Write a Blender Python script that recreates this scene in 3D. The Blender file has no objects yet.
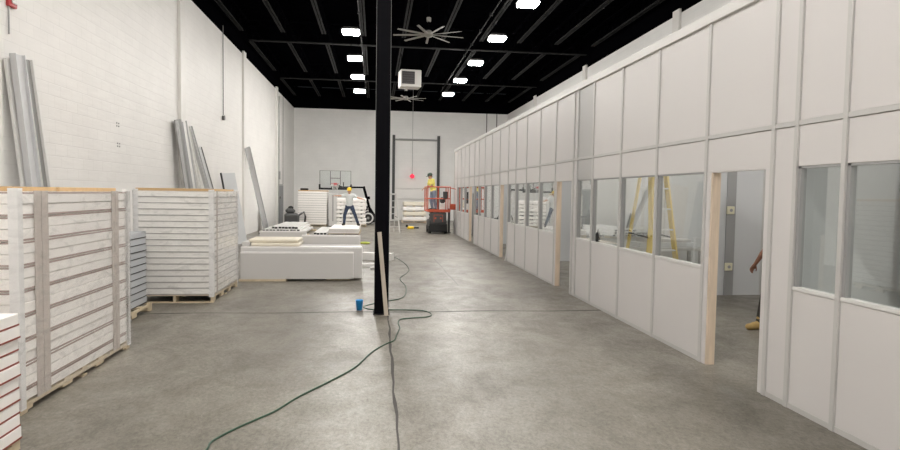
import bpy, bmesh, math, random
from mathutils import Vector, Matrix, Quaternion
random.seed(7)
C = bpy.context.scene.collection
SC = bpy.context.scene
PI = math.pi

# ------------------------------------------------------------------ camera
EYE = 1.87
cam = bpy.data.cameras.new('camera')
cam.sensor_width = 36.0
cam.sensor_fit = 'HORIZONTAL'
cam.lens = 615.02 / 900 * 36
cam.clip_end = 200
camo = bpy.data.objects.new('camera', cam)
C.objects.link(camo)
rt = Vector((0.99249909, -0.1212972, 0.01524918))
up = Vector((-0.00888841, 0.05280881, 0.99856508))
fw = Vector((0.12192844, 0.99121048, -0.05133456))
M = Matrix((rt, up, -fw)).transposed().to_4x4()
M.translation = (0, 0, EYE)
camo.matrix_world = M
SC.camera = camo

# ------------------------------------------------------------------ light
W = bpy.data.worlds.new('world')
SC.world = W
W.use_nodes = True
W.node_tree.nodes['Background'].inputs[0].default_value = (0.9, 0.95, 1.0, 1)
W.node_tree.nodes['Background'].inputs[1].default_value = 0.06
LAMP = 130.0                      # radiance of the LED diffusers
SC.view_settings.view_transform = 'Standard'
SC.view_settings.look = 'None'
SC.view_settings.gamma = 1
SC.view_settings.exposure = 0.0
SC.cycles.max_bounces = 10
SC.cycles.diffuse_bounces = 6
SC.cycles.transparent_max_bounces = 16
SC.cycles.sample_clamp_indirect = 6

# ------------------------------------------------------------------ materials
def mat(name, col, rough=0.5, metal=0.0, noise=None, bump=None, spec=0.5, emit=None):
    """noise=(scale, amount, stretch)  bump=(scale, strength)"""
    m = bpy.data.materials.new(name)
    m.use_nodes = True
    nt = m.node_tree
    b = nt.nodes['Principled BSDF']
    b.inputs['Base Color'].default_value = (*col, 1)
    b.inputs['Roughness'].default_value = rough
    b.inputs['Metallic'].default_value = metal
    b.inputs['Specular IOR Level'].default_value = spec
    if emit:
        b.inputs['Emission Color'].default_value = (*emit[0], 1)
        b.inputs['Emission Strength'].default_value = emit[1]
    if noise or bump:
        tc = nt.nodes.new('ShaderNodeTexCoord')
    if noise:
        mp = nt.nodes.new('ShaderNodeMapping')
        if len(noise) > 2:
            mp.inputs['Scale'].default_value = noise[2]
        nz = nt.nodes.new('ShaderNodeTexNoise')
        nz.inputs['Scale'].default_value = noise[0]
        nz.inputs['Detail'].default_value = 5
        mx = nt.nodes.new('ShaderNodeMix')
        mx.data_type = 'RGBA'
        a = noise[1]
        mx.inputs[6].default_value = (*[c * (1 - a) for c in col], 1)
        mx.inputs[7].default_value = (*[min(1, c * (1 + a)) for c in col], 1)
        nt.links.new(tc.outputs['Object'], mp.inputs[0])
        nt.links.new(mp.outputs[0], nz.inputs['Vector'])
        nt.links.new(nz.outputs[0], mx.inputs[0])
        nt.links.new(mx.outputs[2], b.inputs['Base Color'])
    if bump:
        nb = nt.nodes.new('ShaderNodeTexNoise')
        nb.inputs['Scale'].default_value = bump[0]
        bp = nt.nodes.new('ShaderNodeBump')
        bp.inputs['Strength'].default_value = bump[1]
        bp.inputs['Distance'].default_value = 0.02
        nt.links.new(tc.outputs['Object'], nb.inputs['Vector'])
        nt.links.new(nb.outputs[0], bp.inputs['Height'])
        nt.links.new(bp.outputs[0], b.inputs['Normal'])
    return m

def N(nt, t, **kw):
    n = nt.nodes.new(t)
    for k, v in kw.items():
        setattr(n, k, v)
    return n

def block_wall_mat(name, col):
    m = bpy.data.materials.new(name)
    m.use_nodes = True
    nt = m.node_tree
    b = nt.nodes['Principled BSDF']
    b.inputs['Roughness'].default_value = 0.55
    tc = N(nt, 'ShaderNodeTexCoord')
    sep = N(nt, 'ShaderNodeSeparateXYZ')
    add = N(nt, 'ShaderNodeMath', operation='ADD')
    com = N(nt, 'ShaderNodeCombineXYZ')
    nt.links.new(tc.outputs['Object'], sep.inputs[0])
    nt.links.new(sep.outputs[0], add.inputs[0])
    nt.links.new(sep.outputs[1], add.inputs[1])
    nt.links.new(add.outputs[0], com.inputs[0])
    nt.links.new(sep.outputs[2], com.inputs[1])
    br = N(nt, 'ShaderNodeTexBrick')
    br.inputs['Scale'].default_value = 1
    br.inputs['Brick Width'].default_value = 0.4
    br.inputs['Row Height'].default_value = 0.2
    br.inputs['Mortar Size'].default_value = 0.008
    br.inputs['Mortar Smooth'].default_value = 0.6
    br.inputs['Color1'].default_value = (*col, 1)
    br.inputs['Color2'].default_value = (*[c * 0.98 for c in col], 1)
    br.inputs['Mortar'].default_value = (*[c * 0.94 for c in col], 1)
    nt.links.new(com.outputs[0], br.inputs['Vector'])
    nz = N(nt, 'ShaderNodeTexNoise')
    nz.inputs['Scale'].default_value = 1.1
    nz.inputs['Detail'].default_value = 6
    nt.links.new(com.outputs[0], nz.inputs['Vector'])
    mx = N(nt, 'ShaderNodeMix', data_type='RGBA', blend_type='MULTIPLY')
    mx.inputs[0].default_value = 0.12
    nt.links.new(br.outputs[0], mx.inputs[6])
    nt.links.new(nz.outputs[0], mx.inputs[7])
    hs = N(nt, 'ShaderNodeHueSaturation')
    hs.inputs['Saturation'].default_value = 0.7
    hs.inputs['Value'].default_value = 1.06
    nt.links.new(mx.outputs[2], hs.inputs['Color'])
    nt.links.new(hs.outputs[0], b.inputs['Base Color'])
    n2 = N(nt, 'ShaderNodeTexNoise')
    n2.inputs['Scale'].default_value = 2.2
    n2.inputs['Detail'].default_value = 8
    mp2 = N(nt, 'ShaderNodeMapping'); mp2.inputs['Scale'].default_value = (1, 5, 1)
    nt.links.new(com.outputs[0], mp2.inputs[0]); nt.links.new(mp2.outputs[0], n2.inputs['Vector'])
    h = N(nt, 'ShaderNodeMath', operation='MULTIPLY_ADD')
    h.inputs[1].default_value = 1.6
    nt.links.new(n2.outputs[0], h.inputs[0])
    inv = N(nt, 'ShaderNodeMath', operation='SUBTRACT')
    inv.inputs[0].default_value = 1
    nt.links.new(br.outputs['Fac'], inv.inputs[1])
    nt.links.new(inv.outputs[0], h.inputs[2])
    bp = N(nt, 'ShaderNodeBump')
    bp.inputs['Strength'].default_value = 0.38
    bp.inputs['Distance'].default_value = 0.01
    nt.links.new(h.outputs[0], bp.inputs['Height'])
    nt.links.new(bp.outputs[0], b.inputs['Normal'])
    return m

def floor_mat():
    m = bpy.data.materials.new('polished_concrete')
    m.use_nodes = True
    nt = m.node_tree
    b = nt.nodes['Principled BSDF']
    L = nt.links.new
    tc = N(nt, 'ShaderNodeTexCoord')
    def noise(sc, det=6, rough=0.6, stretch=None, dist=0.0):
        n = N(nt, 'ShaderNodeTexNoise')
        n.inputs['Scale'].default_value = sc
        n.inputs['Detail'].default_value = det
        n.inputs['Roughness'].default_value = rough
        n.inputs['Distortion'].default_value = dist
        if stretch:
            mp = N(nt, 'ShaderNodeMapping')
            mp.inputs['Scale'].default_value = stretch
            mp.inputs['Rotation'].default_value = (0, 0, 0.3)
            L(tc.outputs['Object'], mp.inputs[0])
            L(mp.outputs[0], n.inputs['Vector'])
        else:
            L(tc.outputs['Object'], n.inputs['Vector'])
        return n
    def ramp(src, p0, c0, p1, c1):
        r = N(nt, 'ShaderNodeValToRGB')
        r.color_ramp.elements[0].position = p0
        r.color_ramp.elements[0].color = (*c0, 1)
        r.color_ramp.elements[1].position = p1
        r.color_ramp.elements[1].color = (*c1, 1)
        L(src, r.inputs[0])
        return r
    big = noise(0.34, 5, 0.6, None, 0.3)
    base = ramp(big.outputs[0], 0.36, (0.185, 0.170, 0.143), 0.64, (0.285, 0.266, 0.23))
    mid = noise(2.0, 10, 0.78, (1, 0.7, 1), 0.4)
    mr = ramp(mid.outputs[0], 0.36, (0.74, 0.725, 0.70), 0.62, (1.06, 1.05, 1.04))
    m1 = N(nt, 'ShaderNodeMix', data_type='RGBA', blend_type='MULTIPLY')
    m1.inputs[0].default_value = 0.9
    L(base.outputs[0], m1.inputs[6]); L(mr.outputs[0], m1.inputs[7])
    fine = noise(30, 9, 0.85, (1, 0.6, 1), 0.5)
    fr = ramp(fine.outputs[0], 0.36, (0.52, 0.51, 0.49), 0.60, (1.08, 1.08, 1.08))
    m2a = N(nt, 'ShaderNodeMix', data_type='RGBA', blend_type='MULTIPLY')
    m2a.inputs[0].default_value = 1.0
    L(m1.outputs[2], m2a.inputs[6]); L(fr.outputs[0], m2a.inputs[7])
    # hairline crazing
    wob = noise(3.0, 4, 0.6)
    wmix = N(nt, 'ShaderNodeVectorMath', operation='MULTIPLY_ADD')
    wmix.inputs[1].default_value = (0.5, 0.5, 0)
    L(wob.outputs[1], wmix.inputs[0]); L(tc.outputs['Object'], wmix.inputs[2])
    vo = N(nt, 'ShaderNodeTexVoronoi', feature='DISTANCE_TO_EDGE')
    vo.inputs['Scale'].default_value = 1.7
    L(wmix.outputs[0], vo.inputs['Vector'])
    vr = ramp(vo.outputs['Distance'], 0.002, (0.68, 0.67, 0.66), 0.008, (1, 1, 1))
    m2 = N(nt, 'ShaderNodeMix', data_type='RGBA', blend_type='MULTIPLY')
    L(mid.outputs[0], m2.inputs[0])
    L(m2a.outputs[2], m2.inputs[6]); L(vr.outputs[0], m2.inputs[7])
    # scratches / pale scuffs
    sc = noise(0.9, 5, 0.65, (4, 0.8, 1), 3.5)
    sr = ramp(sc.outputs[0], 0.66, (0, 0, 0), 0.74, (1, 1, 1))
    m3 = N(nt, 'ShaderNodeMix', data_type='RGBA')
    L(sr.outputs[0], m3.inputs[0])
    sm = N(nt, 'ShaderNodeMath', operation='MULTIPLY'); sm.inputs[1].default_value = 0.16
    L(sr.outputs[0], sm.inputs[0]); L(sm.outputs[0], m3.inputs[0])
    L(m2.outputs[2], m3.inputs[6]); m3.inputs[7].default_value = (0.62, 0.6, 0.56, 1)
    L(m3.outputs[2], b.inputs['Base Color'])
    rr = N(nt, 'ShaderNodeMapRange')
    rr.inputs[1].default_value = 0.3; rr.inputs[2].default_value = 0.7
    rr.inputs[3].default_value = 0.52; rr.inputs[4].default_value = 0.27
    L(mid.outputs[0], rr.inputs[0])
    L(rr.outputs[0], b.inputs['Roughness'])
    b.inputs['Specular IOR Level'].default_value = 0.42
    bp = N(nt, 'ShaderNodeBump')
    bp.inputs['Strength'].default_value = 0.22
    bp.inputs['Distance'].default_value = 0.02
    L(mid.outputs[0], bp.inputs['Height'])
    L(bp.outputs[0], b.inputs['Normal'])
    return m

def thin_mat(name, gloss_col, base_fac, tint=(1, 1, 1), rough=0.03, film=None):
    """thin clear sheet: transparent + fresnel gloss; film=(scale, strength, haze) adds crinkle and milky haze"""
    m = bpy.data.materials.new(name)
    m.use_nodes = True
    nt = m.node_tree
    L = nt.links.new
    nt.nodes.remove(nt.nodes['Principled BSDF'])
    out = nt.nodes['Material Output']
    tr = N(nt, 'ShaderNodeBsdfTransparent'); tr.inputs[0].default_value = (*tint, 1)
    gl = N(nt, 'ShaderNodeBsdfGlossy'); gl.inputs['Color'].default_value = (*gloss_col, 1)
    gl.inputs['Roughness'].default_value = rough
    geo = N(nt, 'ShaderNodeNewGeometry')
    dot = N(nt, 'ShaderNodeVectorMath', operation='DOT_PRODUCT')
    L(geo.outputs['Normal'], dot.inputs[0]); L(geo.outputs['Incoming'], dot.inputs[1])
    ab = N(nt, 'ShaderNodeMath', operation='ABSOLUTE'); L(dot.outputs['Value'], ab.inputs[0])
    om = N(nt, 'ShaderNodeMath', operation='SUBTRACT'); om.inputs[0].default_value = 1.0; L(ab.outputs[0], om.inputs[1])
    pw = N(nt, 'ShaderNodeMath', operation='POWER'); pw.inputs[1].default_value = 5.0; L(om.outputs[0], pw.inputs[0])
    fr = N(nt, 'ShaderNodeMath', operation='MULTIPLY_ADD'); fr.inputs[1].default_value = 0.96; fr.inputs[2].default_value = 0.04
    L(pw.outputs[0], fr.inputs[0])
    mul = N(nt, 'ShaderNodeMath', operation='MULTIPLY_ADD')
    mul.inputs[1].default_value = base_fac
    mul.inputs[2].default_value = 0.0
    L(fr.outputs[0], mul.inputs[0])
    mx = N(nt, 'ShaderNodeMixShader')
    L(mul.outputs[0], mx.inputs[0]); L(tr.outputs[0], mx.inputs[1]); L(gl.outputs[0], mx.inputs[2])
    last = mx
    if film:
        tc = N(nt, 'ShaderNodeTexCoord')
        mp = N(nt, 'ShaderNodeMapping'); mp.inputs['Scale'].default_value = (1, 1, 2.4)
        nz = N(nt, 'ShaderNodeTexNoise'); nz.inputs['Scale'].default_value = film[0]
        nz.inputs['Detail'].default_value = 5; nz.inputs['Distortion'].default_value = 1.5
        L(tc.outputs['Object'], mp.inputs[0]); L(mp.outputs[0], nz.inputs['Vector'])
        bp = N(nt, 'ShaderNodeBump'); bp.inputs['Strength'].default_value = film[1]
        bp.inputs['Distance'].default_value = 0.03
        L(nz.outputs[0], bp.inputs['Height']); L(bp.outputs[0], gl.inputs['Normal']); L(bp.outputs[0], dot.inputs[0])
        df = N(nt, 'ShaderNodeBsdfDiffuse'); df.inputs[0].default_value = (0.93, 0.92, 0.91, 1)
        mr = N(nt, 'ShaderNodeMapRange')
        mr.inputs[1].default_value = 0.5; mr.inputs[2].default_value = 0.8
        mr.inputs[3].default_value = film[2] * 0.4; mr.inputs[4].default_value = film[2] * 2.2
        L(nz.outputs[0], mr.inputs[0])
        m2 = N(nt, 'ShaderNodeMixShader')
        L(mr.outputs[0], m2.inputs[0]); L(mx.outputs[0], m2.inputs[1]); L(df.outputs[0], m2.inputs[2])
        last = m2
    L(last.outputs[0], out.inputs[0])
    return m

MT = dict(
    floor=floor_mat(),
    block=block_wall_mat('painted_block', (0.80, 0.775, 0.74)),
    farwall=block_wall_mat('painted_far_block', (0.86, 0.85, 0.825)),
    pilaster=mat('painted_pilaster', (0.77, 0.75, 0.72), 0.5, noise=(3, 0.04)),
    panel=mat('white_wall_panel', (0.655, 0.632, 0.622), 0.42, noise=(0.9, 0.03)),
    panel_grey=mat('grey_shaded_panel', (0.49, 0.485, 0.475), 0.45, noise=(0.9, 0.03)),  # shading of one narrow wall panel put into a greyer colour
    alu=mat('painted_aluminium', (0.56, 0.55, 0.535), 0.4, 0.1),
    alu_white=mat('white_aluminium', (0.70, 0.69, 0.67), 0.4),
    alu_grey=mat('grey_gasket_aluminium', (0.36, 0.36, 0.36), 0.42, 0.2),
    inner=mat('clean_room_panel', (0.62, 0.63, 0.64), 0.5, noise=(0.7, 0.03)),
    stud=mat('raw_pine_stud', (0.70, 0.57, 0.44), 0.65, noise=(3, 0.25, (9, 9, 1))),
    plank=mat('weathered_board', (0.46, 0.40, 0.33), 0.7, noise=(3, 0.2, (9, 9, 1))),
    pallet=mat('pallet_pine', (0.60, 0.50, 0.35), 0.7, noise=(4, 0.25, (3, 3, 3))),
    ply=mat('plywood_lid', (0.60, 0.40, 0.20), 0.6, noise=(3, 0.25, (1, 6, 6))),
    skin_white=mat('white_panel_edge', (0.90, 0.87, 0.84), 0.45, noise=(2, 0.04)),
    skin_cool=mat('pale_panel_edge', (0.86, 0.84, 0.81), 0.45, noise=(2, 0.04)),
    brown=mat('brown_edge_strip', (0.36, 0.27, 0.24), 0.6, noise=(3, 0.15)),
    red=mat('red_brown_edge_strip', (0.25, 0.05, 0.03), 0.55, noise=(3, 0.15)),
    greyseam=mat('grey_seam_strip', (0.36, 0.345, 0.33), 0.6),
    blue_grey=mat('blue_grey_steel', (0.50, 0.52, 0.55), 0.4, 0.1, noise=(2, 0.05)),
    dark_gap=mat('dark_edge_hollow', (0.03, 0.03, 0.03), 0.6),
    card=mat('grey_brown_cardboard', (0.52, 0.46, 0.42), 0.75, noise=(5, 0.12, (6, 6, 1))),
    protector=mat('white_corner_board', (0.78, 0.77, 0.76), 0.5),
    grey_panel=mat('light_grey_panel', (0.60, 0.585, 0.57), 0.42, noise=(0.8, 0.03)),
    grey_edge=mat('pale_grey_edge', (0.82, 0.80, 0.79), 0.42),
    cream=mat('cream_foam_panel', (0.80, 0.74, 0.62), 0.55, noise=(2, 0.05)),
    stud_metal=mat('galvanised_channel', (0.60, 0.60, 0.61), 0.5, 0.1, noise=(2, 0.06)),
    stud_white=mat('white_channel', (0.76, 0.75, 0.73), 0.42),
    black=mat('black_painted_steel', (0.0026, 0.0026, 0.004), 0.6, noise=(3, 0.3), spec=0.05),
    black_edge=mat('grey_flange_edge', (0.10, 0.10, 0.10), 0.5),  # outer flange edges a lighter grey than the shaft
    deck=mat('black_roof_deck', (0.0016, 0.0016, 0.0022), 1.0, spec=0.0),
    chord=mat('lit_black_joist_chord', (0.021, 0.021, 0.021), 0.8, noise=(2, 0.4), spec=0.03),  # black chord lightened: the light it catches from below is put into the colour
    web=mat('black_joist_web', (0.0018, 0.0018, 0.0024), 1.0, spec=0.0),
    girder=mat('black_girder', (0.0018, 0.0018, 0.0024), 1.0, spec=0.0),
    flange=mat('grey_girder_flange', (0.017, 0.017, 0.017), 0.8, spec=0.03),  # bottom flange a lighter grey than the girder web
    lamp=mat('led_diffuser', (1, 1, 1), 0.4, emit=((1.0, 0.965, 0.915), LAMP)),
    lamp_far=mat('led_diffuser_far', (1, 1, 1), 0.4, emit=((1.0, 0.975, 0.93), LAMP * 2.1)),
    lamp_body=mat('lamp_housing', (0.02, 0.02, 0.02), 0.6),
    fan=mat('fan_grey_metal', (0.24, 0.23, 0.21), 0.4, 0.3),
    heater=mat('heater_enamel', (0.52, 0.505, 0.475), 0.5),
    grille=mat('dark_grille', (0.035, 0.03, 0.03), 0.5),
    conduit=mat('galvanised_conduit', (0.30, 0.30, 0.29), 0.4, 0.4),
    conduit_roof=mat('dusty_roof_conduit', (0.016, 0.016, 0.016), 0.7, spec=0.05),
    conduit_dark=mat('dark_conduit', (0.16, 0.155, 0.15), 0.5),
    orange=mat('lift_orange_paint', (0.50, 0.085, 0.035), 0.45),
    rubber=mat('black_rubber', (0.012, 0.012, 0.012), 0.7),
    dark_metal=mat('dark_grey_metal', (0.05, 0.05, 0.05), 0.45, 0.2),
    machine=mat('dark_grey_plastic', (0.06, 0.06, 0.06), 0.5),
    ladder_y=mat('yellow_fibreglass', (0.78, 0.55, 0.08), 0.45),
    ladder_a=mat('ladder_aluminium', (0.68, 0.68, 0.67), 0.35, 0.5),
    cup=mat('blue_plastic', (0.02, 0.30, 0.72), 0.3),
    hose=mat('dark_green_rubber', (0.030, 0.085, 0.050), 0.45),
    red_plastic=mat('red_plastic', (0.62, 0.03, 0.03), 0.4),
    glow_red=mat('lit_red_lens', (0.8, 0.02, 0.05), 0.4, emit=((1.0, 0.05, 0.10), 0.9)),
    door_grey=mat('grey_steel_door', (0.20, 0.205, 0.21), 0.5),
    hat=mat('yellow_hard_hat_shell', (0.90, 0.62, 0.02), 0.35),
    shirt_grey=mat('pale_grey_tee', (0.66, 0.68, 0.67), 0.85),
    shirt_yellow=mat('hi_vis_yellow_tee', (0.82, 0.76, 0.20), 0.85),
    shirt_dark=mat('dark_work_shirt', (0.06, 0.065, 0.08), 0.85),
    jeans=mat('dark_blue_denim', (0.030, 0.045, 0.085), 0.85),
    jeans_lt=mat('faded_blue_denim', (0.22, 0.27, 0.35), 0.85),
    trousers=mat('dark_work_trousers', (0.05, 0.045, 0.04), 0.85),
    skin=mat('skin_tan', (0.50, 0.29, 0.19), 0.55),
    skin_b=mat('skin_brown', (0.26, 0.115, 0.07), 0.55),
    hair=mat('dark_hair', (0.02, 0.016, 0.012), 0.6),
    boot=mat('dark_boot', (0.03, 0.025, 0.02), 0.6),
    boot_tan=mat('tan_boot_leather', (0.42, 0.28, 0.10), 0.6, noise=(12, 0.2)),
    cap=mat('dark_green_cap', (0.03, 0.05, 0.035), 0.7),
    backboard=thin_mat('clear_acrylic', (1, 1, 1), 1.0, (0.93, 0.95, 0.95), 0.05),
    glass=thin_mat('window_glass', (1, 1, 1), 1.9, (0.93, 0.95, 0.94), 0.015),
    film=thin_mat('stretch_film', (1, 1, 1), 1.2, (1, 1, 1), 0.2, (3.2, 0.5, 0.10)),
    ceramic=mat('cream_socket_plate', (0.74, 0.70, 0.52), 0.4),
    lime=mat('lime_wrapping', (0.50, 0.55, 0.08), 0.5),
    red_fire=mat('fire_alarm_red', (0.42, 0.03, 0.035), 0.4),
    crack=mat('dark_floor_crack', (0.06, 0.055, 0.05), 0.8, noise=(9, 0.3)),
    patch=mat('joint_filler', (0.17, 0.165, 0.155), 0.6, noise=(6, 0.2)),
    shelf=mat('rack_grey', (0.3, 0.3, 0.3), 0.5),
)

# ------------------------------------------------------------------ mesh builder
class MB:
    def __init__(s):
        s.bm = bmesh.new()
    def _add(s, pts, faces, smooth=False):
        vs = [s.bm.verts.new(p) for p in pts]
        for f in faces:
            try:
                fc = s.bm.faces.new([vs[i] for i in f])
                fc.smooth = smooth
            except ValueError:
                pass
        return s
    def box(s, x0, x1, y0, y1, z0, z1, bev=0.0, mtx=None):
        if bev <= 0:
            P = [Vector((x, y, z)) for z in (z0, z1) for y in (y0, y1) for x in (x0, x1)]
            if mtx: P = [mtx @ p for p in P]
            return s._add(P, [(0, 2, 3, 1), (4, 5, 7, 6), (0, 1, 5, 4), (2, 6, 7, 3), (0, 4, 6, 2), (1, 3, 7, 5)])
        b = min(bev, abs(x1 - x0) * .49, abs(y1 - y0) * .49, abs(z1 - z0) * .49)
        vs = []
        for sx in (0, 1):
            for sy in (0, 1):
                for sz in (0, 1):
                    x, y, z = (x0, x1)[sx], (y0, y1)[sy], (z0, z1)[sz]
                    ix, iy, iz = x + (b, -b)[sx], y + (b, -b)[sy], z + (b, -b)[sz]
                    for p in ((x, iy, iz), (ix, y, iz), (ix, iy, z)):
                        p = Vector(p)
                        vs.append(s.bm.verts.new(mtx @ p if mtx else p))
        bmesh.ops.convex_hull(s.bm, input=vs)
        return s
    def cyl(s, p0, p1, r0, r1=None, n=12, smooth=True):
        p0, p1 = Vector(p0), Vector(p1)
        r1 = r0 if r1 is None else r1
        d = (p1 - p0).normalized()
        a = d.orthogonal().normalized(); b = d.cross(a)
        P = []
        for p, r in ((p0, r0), (p1, r1)):
            for i in range(n):
                t = 2 * PI * i / n
                P.append(p + (a * math.cos(t) + b * math.sin(t)) * r)
        F = [(i, (i + 1) % n, n + (i + 1) % n, n + i) for i in range(n)]
        s._add(P, F, smooth)
        s._add(P[:n], [tuple(reversed(range(n)))]); s._add(P[n:], [tuple(range(n))])
        return s
    def bar(s, p0, p1, w, h=None, upv=(0, 0, 1)):
        """rectangular bar between two points, w across, h along upv"""
        p0, p1 = Vector(p0), Vector(p1); h = h or w
        d = (p1 - p0).normalized(); u = Vector(upv)
        if abs(d.dot(u)) > .98: u = Vector((0, 1, 0))
        a = d.cross(u).normalized(); b = a.cross(d)
        P = [p + a * (i * w / 2) + b * (j * h / 2) for p in (p0, p1) for i, j in ((-1, -1), (1, -1), (1, 1), (-1, 1))]
        return s._add(P, [(3, 2, 1, 0), (4, 5, 6, 7), (0, 1, 5, 4), (1, 2, 6, 5), (2, 3, 7, 6), (3, 0, 4, 7)])
    def sph(s, c, r, nu=14, nv=8, smooth=True, mtx=None):
        c = Vector(c); r = Vector((r, r, r)) if not hasattr(r, '__len__') else Vector(r)
        P = [Vector((0, 0, -1))]
        for j in range(1, nv):
            ph = -PI / 2 + PI * j / nv
            for i in range(nu):
                t = 2 * PI * i / nu
                P.append(Vector((math.cos(ph) * math.cos(t), math.cos(ph) * math.sin(t), math.sin(ph))))
        P.append(Vector((0, 0, 1)))
        Q = []
        for p in P:
            q = Vector((p.x * r.x, p.y * r.y, p.z * r.z))
            if mtx: q = mtx @ q
            Q.append(c + q)
        F = []
        for i in range(nu):
            F.append((0, 1 + (i + 1) % nu, 1 + i))
            F.append((len(P) - 1, 1 + (nv - 2) * nu + i, 1 + (nv - 2) * nu + (i + 1) % nu))
            for j in range(nv - 2):
                a = 1 + j * nu
                F.append((a + i, a + (i + 1) % nu, a + nu + (i + 1) % nu, a + nu + i))
        return s._add(Q, F, smooth)
    def lathe(s, prof, c=(0, 0, 0), n=20, smooth=True):
        P = []
        for r, z in prof:
            for i in range(n):
                t = 2 * PI * i / n
                P.append(Vector((c[0] + r * math.cos(t), c[1] + r * math.sin(t), c[2] + z)))
        F = []
        for j in range(len(prof) - 1):
            for i in range(n):
                F.append((j * n + i, j * n + (i + 1) % n, (j + 1) * n + (i + 1) % n, (j + 1) * n + i))
        return s._add(P, F, smooth)
    def torus(s, c, R, r, axis='z', nu=24, nv=8):
        P = []; F = []
        for i in range(nu):
            t = 2 * PI * i / nu
            for j in range(nv):
                q = 2 * PI * j / nv
                x, y, z = (R + r * math.cos(q)) * math.cos(t), (R + r * math.cos(q)) * math.sin(t), r * math.sin(q)
                v = {'z': (x, y, z), 'x': (z, x, y), 'y': (x, z, y)}[axis]
                P.append(Vector(c) + Vector(v))
        for i in range(nu):
            for j in range(nv):
                F.append((i * nv + j, ((i + 1) % nu) * nv + j, ((i + 1) % nu) * nv + (j + 1) % nv, i * nv + (j + 1) % nv))
        return s._add(P, F, True)
    def tube(s, pts, r, n=8):
        pts = [Vector(p) for p in pts]
        P = []; k = len(pts)
        for i, p in enumerate(pts):
            d = (pts[min(i + 1, k - 1)] - pts[max(i - 1, 0)]).normalized()
            a = d.cross(Vector((0, 0, 1)))
            a = a.normalized() if a.length > 1e-4 else Vector((1, 0, 0))
            b = a.cross(d)
            for j in range(n):
                t = 2 * PI * j / n
                P.append(p + (a * math.cos(t) + b * math.sin(t)) * r)
        F = [(i * n + j, i * n + (j + 1) % n, (i + 1) * n + (j + 1) % n, (i + 1) * n + j) for i in range(k - 1) for j in range(n)]
        s._add(P, F, True)
        s._add(P[:n], [tuple(range(n))]); s._add(P[-n:], [tuple(range(n))])
        return s
    def prism(s, poly, y0, y1, mtx=None):
        """poly in xz, extruded along y"""
        n = len(poly)
        P = [Vector((x, y0, z)) for x, z in poly] + [Vector((x, y1, z)) for x, z in poly]
        if mtx: P = [mtx @ p for p in P]
        F = [tuple(range(n)), tuple(reversed(range(n, 2 * n)))] + [(i, n + i, n + (i + 1) % n, (i + 1) % n) for i in range(n)]
        return s._add(P, F)
    def capsule(s, p0, p1, r0, r1):
        s.cyl(p0, p1, r0, r1, 12); s.sph(p0, r0, 12, 8); s.sph(p1, r1, 12, 8)
        return s
    def mesh(s, name, m):
        bmesh.ops.recalc_face_normals(s.bm, faces=s.bm.faces)
        me = bpy.data.meshes.new(name)
        s.bm.to_mesh(me); s.bm.free()
        me.materials.append(MT[m] if isinstance(m, str) else m)
        return me
    def build(s, name, m, parent=None, loc=None):
        o = bpy.data.objects.new(name, s.mesh(name, m))
        C.objects.link(o)
        if parent: o.parent = parent
        if loc: o.location = loc
        return o

def tag(o, label, cat, group=None):
    o['label'] = label; o['category'] = cat
    if group: o['group'] = group
    return o
def thing(name, label, cat, loc=(0, 0, 0), rotz=0, group=None, rot=None):
    o = bpy.data.objects.new(name, None)
    C.objects.link(o)
    o.empty_display_size = 0.1
    o.location = loc
    o.rotation_euler = rot if rot else (0, 0, rotz)
    return tag(o, label, cat, group)
def struct(o):
    o['kind'] = 'structure'
    return o
def dup(root, loc, rotz=None, label=None):
    r = root.copy(); C.objects.link(r); r.location = loc
    if rotz is not None: r.rotation_euler = (0, 0, rotz)
    if label: r['label'] = label
    for ch in list(root.children):
        c = ch.copy(); C.objects.link(c); c.parent = r
        for g in ch.children:
            d = g.copy(); C.objects.link(d); d.parent = c
    return r
ORD = ['top', 'second', 'third', 'fourth', 'fifth', 'sixth', 'seventh', 'eighth', 'ninth', 'tenth', 'eleventh', 'twelfth',
       'thirteenth', 'fourteenth', 'fifteenth', 'sixteenth', 'seventeenth', 'eighteenth', 'nineteenth', 'twentieth']
NTH = ['first'] + ORD[1:]

# ------------------------------------------------------------------ room shell
XL, XR, XC = -5.35, 9.05, 3.69      # left block wall, right building wall, clean-room wall face
YF, YB, ZW, ZD = 42.0, -7.0, 7.37, 8.75
struct(MB().box(XL - .3, XR + .3, YB - .3, YF + .3, -.2, 0).build('floor', 'floor'))
struct(MB().box(XL - .3, XL, YB, YF, 0, ZW).build('wall_left', 'block'))
struct(MB().box(XL - .3, XR + .3, YF, YF + .3, 0, ZW).build('wall_back', 'farwall'))
struct(MB().box(XR, XR + .3, YB, YF, 0, ZW).build('wall_building_right', 'farwall'))
struct(MB().box(XL - .3, XR + .3, YB - .3, YB, 0, ZD).build('wall_front', 'farwall'))
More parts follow.
